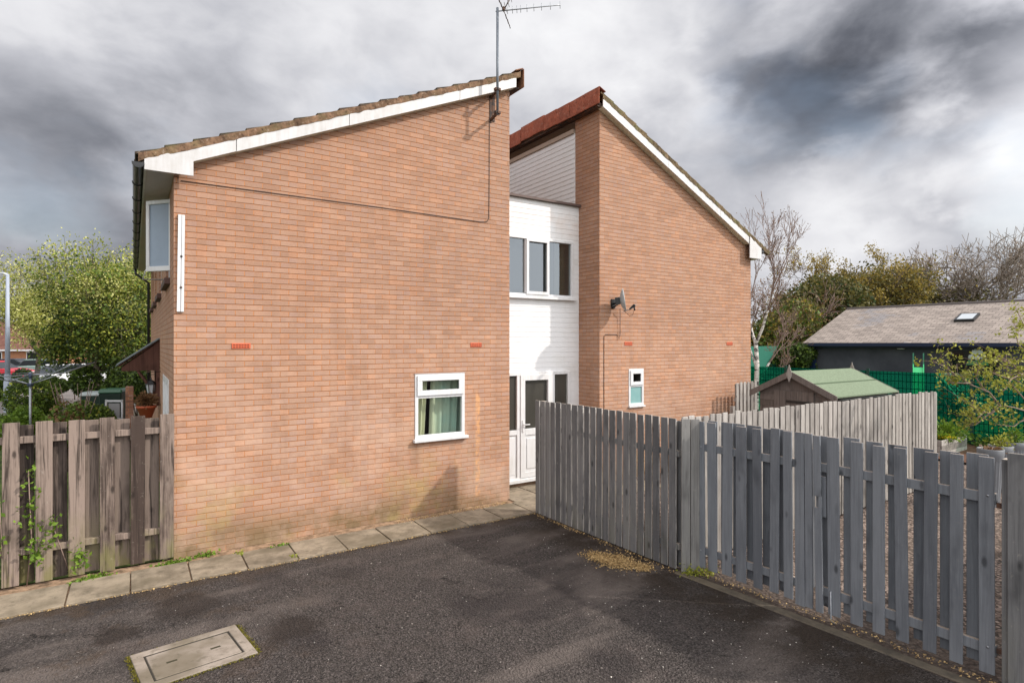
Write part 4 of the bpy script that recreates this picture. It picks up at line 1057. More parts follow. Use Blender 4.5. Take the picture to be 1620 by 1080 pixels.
for zz in (.3, 1.4): MB().box(5.92, 11, 1.441, 1.48, zz, zz+.07).build('rail', WGREY, tsf)
# concrete edging under the gate
b = MB(); b.obox(C0+Vector((-.06, .05, -.05)), (G1-G0)*1.6+Vector((.06, 0, 0)), Vector((.12, .01, 0)), (0, 0, .060))
struct(b.build('kerb', mat('dirty_concrete', slab_fn, a=(.03, .025, .02), b=(.11, .09, .065)), bevel=.01))
# 4 pale fence across the garden
FY = 4.74; xa, xb = 5.58, XY(1482, FY)
tb = thing('pale_garden_fence', (9, FY, 0), 'long pale grey vertical slat fence crossing the garden in front of the shed', 'fence')
b = MB(); x = xa
while x < xb-.09:
    b.obox((x, FY-.02, .03), (.098+rg.uniform(-.006, .004), 0, 0), (0, .02, 0), (rg.uniform(-.012, .012), 0, 1.775+rg.uniform(-.02, .02))); x += .128
b.build('front_slats', WPALE, tb, bevel=.003)
b = MB(); x = xa+.07
while x < xb-.1:
    b.obox((x, FY+.05, .03), (.10, 0, 0), (0, .02, 0), (0, 0, 1.74+rg.uniform(-.02, .01))); x += .128
b.build('rear_slats', WPALE, tb, bevel=.003)
for zz in (.3, 1.45): MB().box(xa, xb, FY, FY+.049, zz, zz+.07).build('rail', WPALE, tb)
for x in (5.6, 7.4, 9.2, 11, 12.9): MB().box(x, x+.08, FY+.071, FY+.15, 0, 1.75).build('post', WPALE, tb)
# 5 short pale fence piece beside house end
ts = thing('short_slat_fence', (12.2, 8.1, 0), 'short pale slat fence standing against the far end of the right brick wall', 'fence')
b = MB(); sx = XY(1164, 8.05)
for i in range(6):
    b.box(sx+i*.135, sx+i*.135+.085, 8.03, 8.05, .02, 1.82+rg.uniform(-.012, .012)+.004*i)
b.build('front_slats', WPALE, ts, bevel=.003)
b = MB()
for i in range(6): b.box(sx+.06+i*.135, sx+.13+i*.135, 8.10, 8.12, .02, 1.79)
b.build('rear_slats', WPALE, ts)
for zz in (.3, 1.4): MB().box(sx, sx+.78, 8.051, 8.099, zz, zz+.06).build('rail', WPALE, ts)
MB().box(sx-.10, sx-.02, 8.05, 8.13, 0, 1.30).build('post', WPALE, ts)
# 6 green mesh fence with netting
MX = 18.5
tm = thing('mesh_fence', (MX, 8, 0), 'dark green wire mesh fence lined with green windbreak netting along the play area', 'fence')
MB().box(MX, MX+.004, -12, 17.5, .05, 1.88).build('netting', NET, tm)
for yv_ in (-4.3, -1.7, .9, 3.45, 6.06, 8.63, 11.25, 13.9, 16.5): MB().box(MX-.035, MX-.002, yv_-.04, yv_+.04, 0, 1.95).build('post', GPOST, tm)
tm2 = thing('green_screen', (24, 20, 0), 'taller green netting screen behind the birch trunk', 'screen')
q0, q1 = atD(1188, 600, 27), atD(1238, 600, 30); dq = q1-q0
MB().obox((q0.x, q0.y, 0), (dq.x, dq.y, 0), (.02, .02, 0), (0, 0, 2.55)).build('netting', plain('solid_green_net', (.004, .13, .085), .8), tm2)

# ------------------------------------------------------------------ shed
SX0, SX1, SY0, SY1 = 10.72, 12.80, 5.62, 7.08
sh = thing('garden_shed', (SX0, 6.35, 0), 'small grey brown timber shed with green felt roof behind the pale fence', 'shed')
rz = 2.13; ez = 1.70; ym = 6.36; ylo, yhi = 5.46, 7.22
b = MB(); zz = 0.02
while zz < 1.74:
    z1 = min(zz+.12, 1.74)
    for X in (SX0,): b.add([(X-.014, SY0, zz), (X-.014, SY1, zz), (X-.002, SY1, z1), (X-.002, SY0, z1), (X, SY0, zz), (X, SY1, zz)], [(1, 0, 3, 2), (1, 5, 4, 0)])
    b.add([(SX0, SY0-.014, zz), (SX1, SY0-.014, zz), (SX1, SY0-.002, z1), (SX0, SY0-.002, z1), (SX0, SY0, zz), (SX1, SY0, zz)], [(0, 1, 2, 3), (4, 5, 1, 0)])
    zz = z1
b.prism([(SX0, SY0, 1.73), (SX0, SY1, 1.73), (SX0, ym, rz-.03)], (SX1-SX0, 0, 0)); b.box(SX0+.002, SX1, SY0, SY1, 0, 1.73)
b.build('wall', WSHED, sh)
b = MB(); yy = 5.95
for i in range(7): b.box(SX0-.03, SX0-.016, 5.95+i*.115, 5.95+i*.115+.110, .1, 1.78)
dr = b.build('door', WSHED, sh, bevel=.002)
for zz in (.3, 1.55): MB().box(SX0-.036, SX0-.031, 5.98, 6.5, zz, zz+.05).build('hinge', BLACKP, dr)
b = MB(); t_ = .025
X0, X1 = SX0-.13, SX1+.13
for (ya, yb_) in ((ylo, ym), (yhi, ym)):
    b.prism([(X0, ya, ez+.02), (X0, yb_, rz+.02), (X0, yb_, rz+.02+t_), (X0, ya, ez+.02+t_)], (X1-X0, 0, 0))
rfo = b.build('roof', FELT, sh)
MB().prism([(X0+.01, (ylo+ym)/2-.04, (ez+rz)/2+.026+t_-.018), (X0+.01, (ylo+ym)/2+.0, (ez+rz)/2+.020+t_+.003), (X0+.01, (ylo+ym)/2+.0, (ez+rz)/2+.02+t_-.01)], (X1-X0-.02, 0, 0)).build('felt_lap', plain('felt_lap', (.07, .11, .055), .95), rfo)
for X in (X0-.022, X1+.002):
    b = MB()
    b.prism([(X, ylo, ez-.07), (X, ym, rz-.07), (X, ym, rz+.05), (X, ylo, ez+.05)], (.02, 0, 0)); b.prism([(X, yhi, ez-.07), (X, ym, rz-.07), (X, ym, rz+.05), (X, yhi, ez+.05)], (.02, 0, 0))
    b.build('bargeboard', WSHED, sh)
    b = MB(); b.prism([(X-.012, ym, rz-.17), (X-.012, ym+.055, rz-.04), (X-.012, ym+.045, rz+.04), (X-.012, ym, rz+.17), (X-.012, ym-.045, rz+.04), (X-.012, ym-.055, rz-.04)], (.01, 0, 0)); b.build('finial', WPALE, sh)
b = MB(); b.prism([(X0-.02, ylo-.10, ez-.0), (X0-.02, ylo-.02, ez-.0), (X0-.02, ylo-.03, ez-.06), (X0-.02, ylo-.09, ez-.06)], (X1-X0+.06, 0, 0)); b.build('gutter', BLACKP, sh)

# ------------------------------------------------------------------ nursery building
NY = 16.0; NXe, NXr, NZe, NZr = 27.75, 32.0, 2.72, 4.53
nb_ = thing('nursery_building', (NXe+.4, 8, 0), 'low dark grey building with pinkish slate roof and navy gutter beyond the green fence', 'building')
b = MB(); wx_ = NXe+.35
b.box(wx_, 36, -16, NY-.25, 0, NZe-.05); b.prism([(wx_, NY-.25, NZe-.05), (36, NY-.25, NZe-.05), (NXr, NY-.25, NZr-.15)], (0, -.3, 0)); b.build('wall', DKWALL, nb_)
b = MB(); b.prism([(NXe, NY, NZe), (NXr, NY, NZr), (NXr, NY, NZr-.12), (NXe, NY, NZe-.06)], (0, -33, 0)); b.prism([(36.3, NY, NZe), (NXr, NY, NZr), (NXr, NY, NZr-.12), (36.3, NY, NZe-.06)], (0, -33, 0))
nr_ = b.build('roof', SLATE, nb_)
MB().tube([(NXr, NY, NZr), (NXr, -17, NZr)], .07, 8).build('ridge', plain('ridge_grey', (.2, .17, .16), .9), nr_)
b = MB(); b.box(NXe-.05, NXe+.08, -17, NY+.05, NZe-.16, NZe-.01); b.box(NXe+.2, NXe+.349, -17, NY-.02, NZe-.25, NZe-.06); b.build('gutter', NAVY, nb_)
b = MB(); b.box(NXe+.1, NXe+.34, NY-.5, NY-.2, 0, NZe-.17); b.build('corner_post', NAVY, nb_)
q = atX(1530, 504, 30.2)
ys = q.y; zs = NZe+(30.2-NXe)*(NZr-NZe)/(NXr-NXe)
sl_ = (NZr-NZe)/(NXr-NXe)
b = MB(); b.obox((29.85, ys-.36, NZe+(29.85-NXe)*sl_+.0), (.70, 0, .70*sl_), (0, .72, 0), (-.03, 0, .10)); sk = b.build('skylight', BLACKP, nb_)
b = MB(); b.obox((29.91, ys-.28, NZe+(29.91-NXe)*sl_+.10), (.56, 0, .56*sl_), (0, .56, 0), (-.003, 0, .012)); b.build('skylight_glass', plain('sky_glass', (.6, .64, .68), .1), sk)
# window / door opening with shapes
a0 = atX(1504, 549, wx_); a1 = atX(1582, 549, wx_)
b = MB(); b.box(wx_-.03, wx_+.01, a1.y, a0.y, .1, 2.40); gw = b.build('glazed_doors', plain('dark_frame', (.008, .008, .01), .4), nb_)
for i in range(3):
    L3 = (a0.y-a1.y)/3; b = MB(); b.box(wx_-.036, wx_-.031, a1.y+i*L3+.08, a1.y+(i+1)*L3-.08, .3, 2.3); b.build('pane', plain('black_glass', (.012, .013, .015), .08), gw)
p_ = atX(1546, 562, wx_-.04); S = 26.0/F_PX*1.02
b = MB()
def plate(cy, cz, hw, hh, taper=1.): b.prism([(wx_-.041, cy-hw, cz-hh), (wx_-.041, cy+hw, cz-hh), (wx_-.041, cy+hw*taper, cz+hh), (wx_-.041, cy-hw*taper, cz+hh)], (.003, 0, 0))
plate(p_.y, p_.z+.12, .19, .085, .9); plate(p_.y, p_.z+.28, .10, .06, .7)
for dy_ in (-.2, 0, .2): b.lathe((wx_-.041, p_.y+dy_, p_.z-.07-(.03 if dy_ == 0 else 0)), [(0, 0), (.105, 0), (.105, .003)], 14, 'X')
b.build('window_sticker', plain('white_vinyl', (.7, .75, .72), .5), gw)
b = MB(); plate(p_.y, p_.z-.30, .38, .09, .8); b.build('window_sticker', plain('green_vinyl', (.03, .22, .08), .5), gw)
for (x_, y_) in ((1425.5, 549), (1610, 549.5)):
    p = atX(x_, y_, wx_-.08); t = thing('floodlight', tuple(p), 'small white box floodlight under the navy gutter, '+('left of the slide' if x_ < 1500 else 'at the right edge above the shrub'), 'floodlight', 'floodlights on the dark wall')
    MB().box(p.x-.06, p.x+.07, p.y-.14, p.y+.14, p.z-.09, p.z+.09).build('lamp_box', plain('lamp_white', (.6, .6, .6), .5), t, bevel=.02)
    MB().box(p.x-.02, p.x+.08, p.y-.06, p.y+.06, p.z+.09, p.z+.16).build('lamp_bracket', BLACKP, t)
# slide
p = atD(1453, 582, 24); su = Vector((ST, CT, 0)); sr = Vector((CT, -ST, 0))
ts_ = thing('slide', (p.x, p.y, 0), 'bright green plastic slide standing in front of the dark building', 'slide')
GS = plain('slide_green', (.07, .70, .25), .35); zt = p.z
o = Vector((p.x, p.y, zt)); hw = .19; su_k, sr_k = su, sr; su = Vector((p.x, p.y, 0)).normalized(); sr = Vector((su.y, -su.x, 0))
b = MB()
prev = None
for i in range(9):
    t = i/8; c_ = o-su*(1.7*t)+Vector((0, 0, -(zt-.15)*(t**1.0 if t < .85 else .85+(t-.85)*.4)))
    if prev is not None: b.obox(prev-sr*hw, c_-prev, sr*2*hw, (0, 0, .03)); b.obox(prev-sr*hw, c_-prev, sr*.03, (0, 0, .16)); b.obox(prev+sr*(hw-.03), c_-prev, sr*.03, (0, 0, .16))
    prev = c_
b.build('chute', GS, ts_)
for sg in (-1, 1):
    c_ = o+sr*sg*(hw-.015)+su*.1; MB().tube([(c_.x, c_.y, 0), (c_.x, c_.y, zt+.62), tuple(c_+su*.15+Vector((0, 0, .5)))], .03, 8).build('handrail', plain('dark_slide_green', (.01, .16, .08), .4), ts_)
MB().obox(o-sr*hw+Vector((0, 0, -.05)), su*.45, sr*2*hw, (0, 0, .05)).build('platform', GS, ts_)
su, sr = su_k, sr_k
# slatted climbing ramp behind mesh
tr_ = thing('climbing_ramp', tuple(ground(1540, 680)), 'sloping slatted climbing ramp seen through the green netting', 'climbing frame')
b = MB()
tl0, tr0 = atD(1483, 592, 22), atD(1516, 592, 22.6); bl0, br0 = atD(1545, 668, 20.6), atD(1590, 668, 21)
for i in range(7):
    f = i/6.5; a_ = tl0.lerp(tr0, f); c_ = bl0.lerp(br0, f); b.obox(a_, c_-a_, (tr0-tl0)*.09, (0, 0, .04))
b.build('slats', plain('ramp_wood', (.42, .45, .38), .8), tr_)
b = MB(); b.tube([tl0, (tl0.x, tl0.y, 0)], .04, 6); b.tube([tr0, (tr0.x, tr0.y, 0)], .04, 6); b.tube([tl0, tr0], .04, 6); b.build('support_posts', plain('ramp_wood', (.42, .45, .38), .8), tr_)

# ------------------------------------------------------------------ trees
def grow(seed, levels=5, kids=(3, 3), ratio=.72, spread=35, up=.25, wob=.12, trunk=1., trunk_kids=0):
    rg = random.Random(seed); segs = []; tips = []
    def rec(p, d, L, r, lv):
        n = 3 if lv < levels-1 else 2; q = [p]; rs = [r]
        for i in range(n):
            d = (d+Vector((rg.gauss(0, wob), rg.gauss(0, wob), rg.gauss(0, wob)+up*.12))).normalized(); p = p+d*(L/n); q.append(p); rs.append(r*(1-.35*(i+1)/n))
        segs.append((q, rs, lv))
        if lv >= levels: tips.append(p); return
        if lv >= levels-1: tips.append(p)
        k = rg.randint(*kids); ph = rg.uniform(0, 2*pi)
        for i in range(k):
            a = R(spread)*rg.uniform(.6, 1.25); az = ph+2*pi*i/k+rg.uniform(-.4, .4)
            o = d.orthogonal().normalized(); o2 = d.cross(o)
            nd = (d*cos(a)+(o*cos(az)+o2*sin(az))*sin(a)+Vector((0, 0, up*.3))).normalized()
            st = q[-1] if i < 2 or lv == 0 else q[-2]
            rec(st, nd, L*ratio*rg.uniform(.8, 1.15), rs[-1]*.72, lv+1)
        if lv > 0 or trunk_kids:
            for i in range(trunk_kids if lv == 0 else 1):
                j = rg.randint(1, n-1); a = R(spread)*1.3; az = rg.uniform(0, 2*pi); o = d.orthogonal().normalized(); o2 = d.cross(o)
                nd = (d*cos(a)+(o*cos(az)+o2*sin(az))*sin(a)).normalized(); rec(q[j], nd, L*ratio*.7, rs[j]*.5, lv+1)
    rec(Vector((0, 0, 0)), Vector((0, 0, 1)), trunk, .1, 0)
    return segs, tips
def fit(segs, tips, base, height, width, rad, depth=None, minr=.006):
    P = np.array([p for q, _, _ in segs for p in q]); lo, hi = P.min(0), P.max(0)
    sc = np.array([width/(hi[0]-lo[0]), (depth or width)/(hi[1]-lo[1]), height/hi[2]]); B = np.array(base)
    cx = np.array([(lo[0]+hi[0])/2, (lo[1]+hi[1])/2, 0])
    def T(p):
        p = np.array(p); t = min(1, max(0, p[2]/hi[2])); c_ = cx*t
        return Vector((p-c_)*sc+B)
    out = [([T(p) for p in q], [max(minr, r/.1*rad) for r in rs], lv) for q, rs, lv in segs]
    return out, [T(t) for t in tips]
def tree(name, seed, base, h, wd, rad, label, bark, leaves=(), group=None, gargs=None, minr=.006, split=3, leafname='crown', cat='tree', clump=.32):
    segs, tips = grow(seed, **(gargs or {})); segs, tips = fit(segs, tips, base, h, wd, rad, minr=minr)
    t = thing(name, tuple(base), label, cat, group)
    b = MB(); b2 = MB()
    for q, rs, lv in segs:
        (b if lv < split else b2).tube(q, rs, 7 if lv < 2 else (5 if lv < 4 else 3), cap=False)
    b.build('trunk', bark, t)
    if b2.v: b2.build('branches', WBARK2 if bark is BIRCH else bark, t)
    rgn = np.random.default_rng(seed)
    tp_ = np.array([list(x) for x in tips])
    for (m, cnt, size, sig, zlo, zhi) in leaves:
        zz = (tp_[:, 2]-base[2])/h; sel = tp_[(zz >= zlo) & (zz <= zhi)]
        if len(sel) == 0: continue
        # clumps: some tips carry much more than others
        wgt = rgn.gamma(clump, 1, len(sel)); wgt /= wgt.sum()
        idx = rgn.choice(len(sel), cnt, p=wgt); c = sel[idx]+rgn.normal(size=(cnt, 3))*sig
        leaves_mesh(leafname, c, size, m, t, seed)
    return t
def gpt(px_, D): p = atD(px_, HOR, D); return Vector((p.x, p.y, 0))
HT = lambda py, D: EYE+(HOR-py)/F_PX*D
# left: pale leafed tree, and looser one
tree('leafy_tree', 21, gpt(150, 21), HT(374, 21)-0, 4.6, .15, 'bushy yellow green tree in young leaf behind the left garden', WBARK,
     [(L_PALE, 10000, .05, .15, .55, 1.), (L_YG, 17000, .058, .19, .35, 1.), (L_MID, 12000, .07, .24, .24, .85), (L_DK, 10000, .08, .24, .24, .65)], gargs=dict(levels=5, kids=(3, 4), trunk=.55, ratio=.74, spread=40, up=.1, trunk_kids=3))
tree('leafy_tree', 22, gpt(52, 27), HT(402, 27), 5.0, .14, 'looser pale blossoming tree at the far left beside the lamp post', WBARK,
     [(L_PALE, 14000, .06, .26, .3, 1.), (L_YG, 9000, .06, .30, .2, 1.)], gargs=dict(levels=5, kids=(3, 3), trunk=1.2, ratio=.72, spread=36, up=.15))
tree('leafy_tree', 23, gpt(222, 25), HT(385, 25), 3.4, .14, 'yellow green tree top half hidden behind the side of the brick house', WBARK,
     [(L_PALE, 8000, .06, .22, .3, 1.), (L_YG, 16000, .065, .26, .25, 1.), (L_MID, 9000, .08, .3, .25, .9)], gargs=dict(levels=5, kids=(3, 3), trunk=.6, ratio=.74, spread=36, trunk_kids=2))
# right: birch
tree('birch_tree', 31, gpt(1196, 20.5), HT(308, 20.5), 4.2, .115, 'slender bare birch with white trunk just beyond the house end', BIRCH,
     [(L_BRN, 1200, .035, .08, .2, 1.)], gargs=dict(levels=6, kids=(2, 3), trunk=1.7, ratio=.70, spread=26, up=.35, wob=.10, trunk_kids=3), minr=.0062, split=2)
TG = 'trees in a row behind the dark building'
tree('budding_tree', 33, gpt(1325, 42), HT(378, 42), 9.5, .30, 'tall tree with ochre buds over dark ivy, behind the left end of slate roof', WBARK,
     [(L_OCH, 20000, .085, .20, .4, .97), (L_OLV, 9000, .13, .5, 0, .7)], TG, dict(levels=6, kids=(2, 3), trunk=.9, ratio=.75, spread=32, up=.25, trunk_kids=2), minr=.018)
tree('budding_tree', 34, gpt(1400, 39), HT(405, 39), 6.5, .24, 'smaller ochre leafed tree behind the middle of the slate roof', WBARK,
     [(L_OCH, 22000, .09, .22, .2, .97), (L_OLV, 9000, .13, .5, 0, .85)], TG, dict(levels=5, kids=(3, 3), trunk=.7, ratio=.74, spread=36, up=.2, trunk_kids=2), minr=.018)
tree('bare_tree', 35, gpt(1475, 44), HT(385, 44), 8.5, .30, 'bare brown tree with dark ivy lower down, between ochre tree and spreading bare tree', WBARK3,
     [(L_OLV, 6000, .18, .5, 0, .6), (L_OCH, 1500, .12, .4, .3, .9)], TG, dict(levels=6, kids=(3, 3), trunk=.6, ratio=.76, spread=34, up=.2, trunk_kids=1), minr=.017, leafname='ivy')
tree('bare_tree', 36, gpt(1570, 41), HT(360, 41), 12.0, .38, 'broad bare leafless tree spreading widely at the right edge', WBARK3,
     [(L_OLV, 2000, .16, .5, 0, .4)], TG, dict(levels=6, kids=(3, 3), trunk=.42, ratio=.79, spread=36, up=.18, trunk_kids=1), minr=.017, leafname='ivy')
tree('bare_tree', 37, gpt(1665, 45), HT(365, 45), 10.0, .34, 'bare tree partly cut off by the right edge of the picture', WBARK3,
     [], TG, dict(levels=6, kids=(2, 3), trunk=.5, ratio=.78, spread=34, up=.18), minr=.017)
tree('scrub_tree', 38, gpt(1243, 33), HT(425, 33), 5.2, .15, 'thin brownish scrubby tree between birch and the ivy covered tree', WBARK2,
     [(L_BRN, 3500, .08, .3, 0, 1.), (L_OLV, 3500, .11, .4, 0, .7), (L_MID, 1200, .1, .3, 0, .6)], None, dict(levels=6, kids=(2, 3), trunk=.5, ratio=.77, spread=32, up=.3, trunk_kids=2), minr=.011)
def ivy_mass(name, px_, D, w_, z0, z1, cnt, size, mats, label, cat='bush', seed=1, dp=1.):
    c0 = gpt(px_, D); t = thing(name, tuple(c0), label, cat); rgn = np.random.default_rng(seed)
    nb = max(6, int(w_*3)); blobs = np.stack([rgn.uniform(-w_/2, w_/2, nb), rgn.uniform(-dp, dp, nb), rgn.uniform(z0+.25*(z1-z0), z1-.15*(z1-z0), nb), rgn.uniform(.16, .34, nb)*(z1-z0)], 1)
    k = 0
    for m, f in mats:
        n_ = int(cnt*f); bi = rgn.integers(0, nb, n_); v = rgn.normal(size=(n_, 3)); v /= np.linalg.norm(v, axis=1)[:, None]
        rr = rgn.uniform(.55, 1.08, n_)**.6; c = blobs[bi, :3]+v*(blobs[bi, 3]*rr)[:, None]; c[:, 2] = np.maximum(c[:, 2], z0)
        wv = np.outer(c[:, 0], np.array([CT, -ST, 0]))+np.outer(c[:, 1], np.array([ST, CT, 0])); wv[:, 2] = c[:, 2]
        leaves_mesh('foliage', wv+np.array([c0.x, c0.y, 0]), size, m, t, seed+k); k += 1
    b = MB()
    for i in range(5):
        x = rgn.uniform(-w_/3, w_/3); a_ = c0+Vector((CT*x, -ST*x, 0)); b.tube([a_, a_+Vector((rgn.uniform(-.2, .2), rgn.uniform(-.2, .2), (z0+z1)/2))], [.03, .012], 5)
    b.build('stem', WBARK, t); return t
ivy_mass('ivy_tree', 1306, 38, 5.0, 0.5, 6.6, 34000, .15, [(L_DK, .3), (L_OLV, .7)], 'dark evergreen ivy clad tree mass left of the slate roof', 'tree', 3, 1.5)
ivy_mass('evergreen_bush', 1425, 37, 5.0, 1, 4.9, 18000, .14, [(L_OLV, .7), (L_DK, .3)], 'olive green growth showing over the slate roof ridge', 'bush', 4, 1.5)
ivy_mass('evergreen_bush', 1530, 39, 5.0, 1, 4.8, 15000, .14, [(L_DK, .5), (L_MID, .5)], 'dark green ivy growth at the foot of the spreading bare tree', 'bush', 6, 1.5)
ivy_mass('clipped_hedge', 1254, 29, 1.6, 0, 2.6, 9000, .10, [(L_DK, .7), (L_MID, .3)], 'dark clipped hedge beside the left end of the dark building', 'hedge', 5, .5)
ivy_mass('wild_shrub', 1222, 31, 3.2, .6, 4.6, 10000, .12, [(L_OLV, .5), (L_MID, .3), (L_OCH, .2)], 'rough olive shrub behind the birch trunk', 'bush', 7, .8)
# left garden shrubs
ivy_mass('garden_shrub', 96, 15, 2.0, .0, 1.75, 20000, .05, [(L_MID, .6), (L_DK, .3), (L_YG, .1)], 'green rounded shrub with brown stems behind the clothes dryer', 'bush', 8, .6)
ivy_mass('garden_shrub', 172, 21.5, 2.4, .2, 1.75, 13000, .08, [(L_DK, .5), (L_MID, .5)], 'dark green shrub behind the wheelie bins', 'bush', 9, .5)
ivy_mass('garden_shrub', 228, 19, 1.0, .2, 2.0, 6000, .07, [(L_DK, .6), (L_MID, .4)], 'dark shrub glimpsed under the door canopy', 'bush', 14, .4)
ivy_mass('garden_shrub', 62, 12.5, 1.9, .0, 1.15, 9000, .045, [(L_GR, .8), (L_MID, .2)], 'bright green low leafy clump at the foot of the clothes dryer', 'bush', 10, .5)
ivy_mass('garden_shrub', 116, 12.2, .6, .3, 1.35, 3500, .05, [(L_BRN, .4), (L_MID, .6)], 'small reddish leaved shrub just behind the weathered fence', 'bush', 12, .3)
ivy_mass('garden_hedge', 95, 27.5, 7, .0, 1.28, 18000, .09, [(L_MID, .5), (L_DK, .5)], 'long low hedge in front of the parked cars', 'hedge', 13, .4)
b = MB(); c0 = gpt(120, 14.4)
for i in range(16):
    q = random.Random(i*7+1); a = c0+Vector((q.uniform(-.12, .12), q.uniform(-.12, .12), 0)); e_ = a+Vector((q.uniform(-.42, .42), q.uniform(-.3, .3), q.uniform(1.3, 1.8)))
    b.tube([a, a.lerp(e_, .5)+Vector((q.uniform(-.05, .05), 0, .08)), e_], [.014, .010, .005], 5)
tag(b.build('bare_shrub', WBARK2, loc=c0), 'cluster of bare brown upright stems in front of the green shrub', 'plant')

# ------------------------------------------------------------------ left garden things
hubD = 12.6; hb = atD(48, 608, hubD)
tr2 = thing('rotary_clothes_dryer', (hb.x, hb.y, 0), 'open grey rotary clothes dryer standing behind the weathered fence', 'clothes dryer')
MB().tube([(hb.x, hb.y, 0), (hb.x, hb.y, hb.z+.27)], .024, 10).build('pole', GREYMET, tr2)
b = MB(); b.lathe(hb+Vector((0, 0, .18)), [(.0, -.05), (.035, -.05), (.04, .07), (.0, .08)], 10); b.lathe(hb, [(.0, -.03), (.06, -.03), (.06, .03), (0, .03)], 10); b.build('hub', plain('blue_grey_hub', (.05, .07, .13), .5), tr2)
arms = []; arm_px = [((112, 577), 11.9), ((-18, 597), 11.6), ((150, 573), 13.6), ((-30, 585), 13.2)]
for i, ((ax_, ay_), D) in enumerate(arm_px):
    e_ = atD(ax_, ay_, D); arms.append(e_); MB().tube([hb, e_], .013, 6).build('arm', GREYMET, tr2)
    MB().tube([hb+Vector((0, 0, .22)), hb.lerp(e_, .5)], .010, 6).build('strut', GREYMET, tr2)
order = [0, 2, 3, 1]; b = MB()
for f in (.4, .55, .7, .85, .98):
    for i in range(4):
        a = hb.lerp(arms[order[i]], f); c_ = hb.lerp(arms[order[(i+1) % 4]], f); b.tube([a, a.lerp(c_, .5)+Vector((0, 0, -.02)), c_], .0032, 3)
b.build('washing_line', plain('line_grey', (.18, .22, .28), .6), tr2)
# patio under bins, wheelie bins
def bin_(px_, py_top, D, label, s=1., lidc=(.02, .09, .045), bodyc=(.006, .022, .014), yaw=.3):
    p = atD(px_, py_top, D); zt = p.z; z0 = zt-1.08*s
    t = thing('wheelie_bin', (p.x, p.y, z0), label, 'wheelie bin', 'wheelie bins by the pier')
    u = Vector((cos(yaw), -sin(yaw), 0))*s; v = Vector((sin(yaw), cos(yaw), 0))*s; c_ = Vector((p.x, p.y, z0))
    def quad(w_, d_, z): return [c_-u*w_-v*d_+Vector((0, 0, z)), c_+u*w_-v*d_+Vector((0, 0, z)), c_+u*w_+v*d_+Vector((0, 0, z)), c_-u*w_+v*d_+Vector((0, 0, z))]
    b = MB(); q = quad(.22, .24, .05*s)+quad(.28, .33, .96*s); b.add(q, [(3, 2, 1, 0), (4, 5, 6, 7), (0, 1, 5, 4), (1, 2, 6, 5), (2, 3, 7, 6), (3, 0, 4, 7)]); 
    b.build('bin_body', plain('bin_body', bodyc, .5), t, bevel=.02)
    b = MB(); q = quad(.30, .36, .965*s)+quad(.27, .30, 1.08*s); b.add(q, [(3, 2, 1, 0), (4, 5, 6, 7), (0, 1, 5, 4), (1, 2, 6, 5), (2, 3, 7, 6), (3, 0, 4, 7)]); b.build('lid', plain('bin_lid%.2f' % lidc[0], lidc, .35), t, bevel=.03)
    b = MB(); b.tube([c_-u*.26+v*.3+Vector((0, 0, .95*s)), c_+u*.26+v*.3+Vector((0, 0, .95*s))], .016, 6); b.build('handle', BLACKP, t)
    for sg in (-1, 1): MB().tube([c_+u*sg*.2+v*.26+Vector((0, 0, .1)), c_+u*sg*.26+v*.26+Vector((0, 0, .1))], .1, 12).build('wheel', BLACKP, t)
    return t, c_, u, v
tbn, bc, bu, bv = bin_(181, 614, 16.3, 'dark wheelie bin with green lid nearest the brick pier')
bin_(150, 619, 17.6, 'wheelie bin with pale grey lid half hidden by leaves, left of the green lidded bin', lidc=(.32, .36, .36), bodyc=(.03, .05, .045))
sheet('patio', -2.6, .42, 17.2, 24, .3, SLAB)
# white framed panel in front of the bin
pq = atD(180, 632, 15.6); tw = thing('white_frame_panel', (pq.x, pq.y, pq.z-.7), 'white plastic frame with grey centre propped against the green lidded bin', 'panel')
w_ = .24; b = MB(); o = Vector((pq.x, pq.y, pq.z-.62)); u = sr
for a_, c_ in ((-w_, -w_+.045), (w_-.045, w_)): b.obox(o+u*a_, u*(c_-a_), su*.03, (0, 0, .62))
for zz in (.0, .07, .56): b.obox(o-u*w_+Vector((0, 0, zz)), u*2*w_, su*.029, (0, 0, .05))
b.build('frame', plain('cool_white', (.62, .62, .63), .5), tw)
b = MB(); b.obox(o-u*(w_-.09)+su*.01+Vector((0, 0, .12)), u*2*(w_-.09), su*.015, (0, 0, .40)); b.build('panel_centre', plain('panel_grey', (.28, .27, .27), .7), tw)
pp = atD(205, 611, 15.4); tag(MB().box(pp.x-.09, pp.x+.09, pp.y-.1, pp.y+.1, 0, pp.z).build('brick_pier', mat('pier_brick', brick_fn, dirt=False, c1=(.20, .11, .08), c2=(.27, .16, .12)), loc=(pp.x, pp.y, 0), bevel=.01), 'narrow dark brick garden pier beside the wheelie bin', 'pier')

# lamp post
lb = gpt(12, 22.5); tlp = thing('street_lamp', tuple(lb), 'tall pale grey street lamp post at the far left', 'street lamp')
z_ = HT(434, 22.5)
MB().lathe(lb, [(.125, 0), (.125, 1.2), (.10, 1.25), (.10, 1.5)], 14).build('base_sleeve', plain('lamp_grey', (.34, .38, .46), .4), tlp)
MB().tube([lb+Vector((0, 0, 1.2)), lb+Vector((0, 0, z_))], [.09, .055], 12).build('pole', plain('lamp_grey', (.34, .38, .46), .4), tlp)
b = MB(); b.tube([lb+Vector((0, 0, z_-.02)), lb+Vector((0, 0, z_+.04))-sr*.15, lb+Vector((0, 0, z_+.05))-sr*.6], [.05, .04, .035], 8)
b.obox(lb-sr*1.0+Vector((0, 0, z_-.01)), sr*.5, su*.22, (0, 0, .09)); b.build('lamp_head', plain('lamp_head', (.55, .57, .6), .4), tlp)

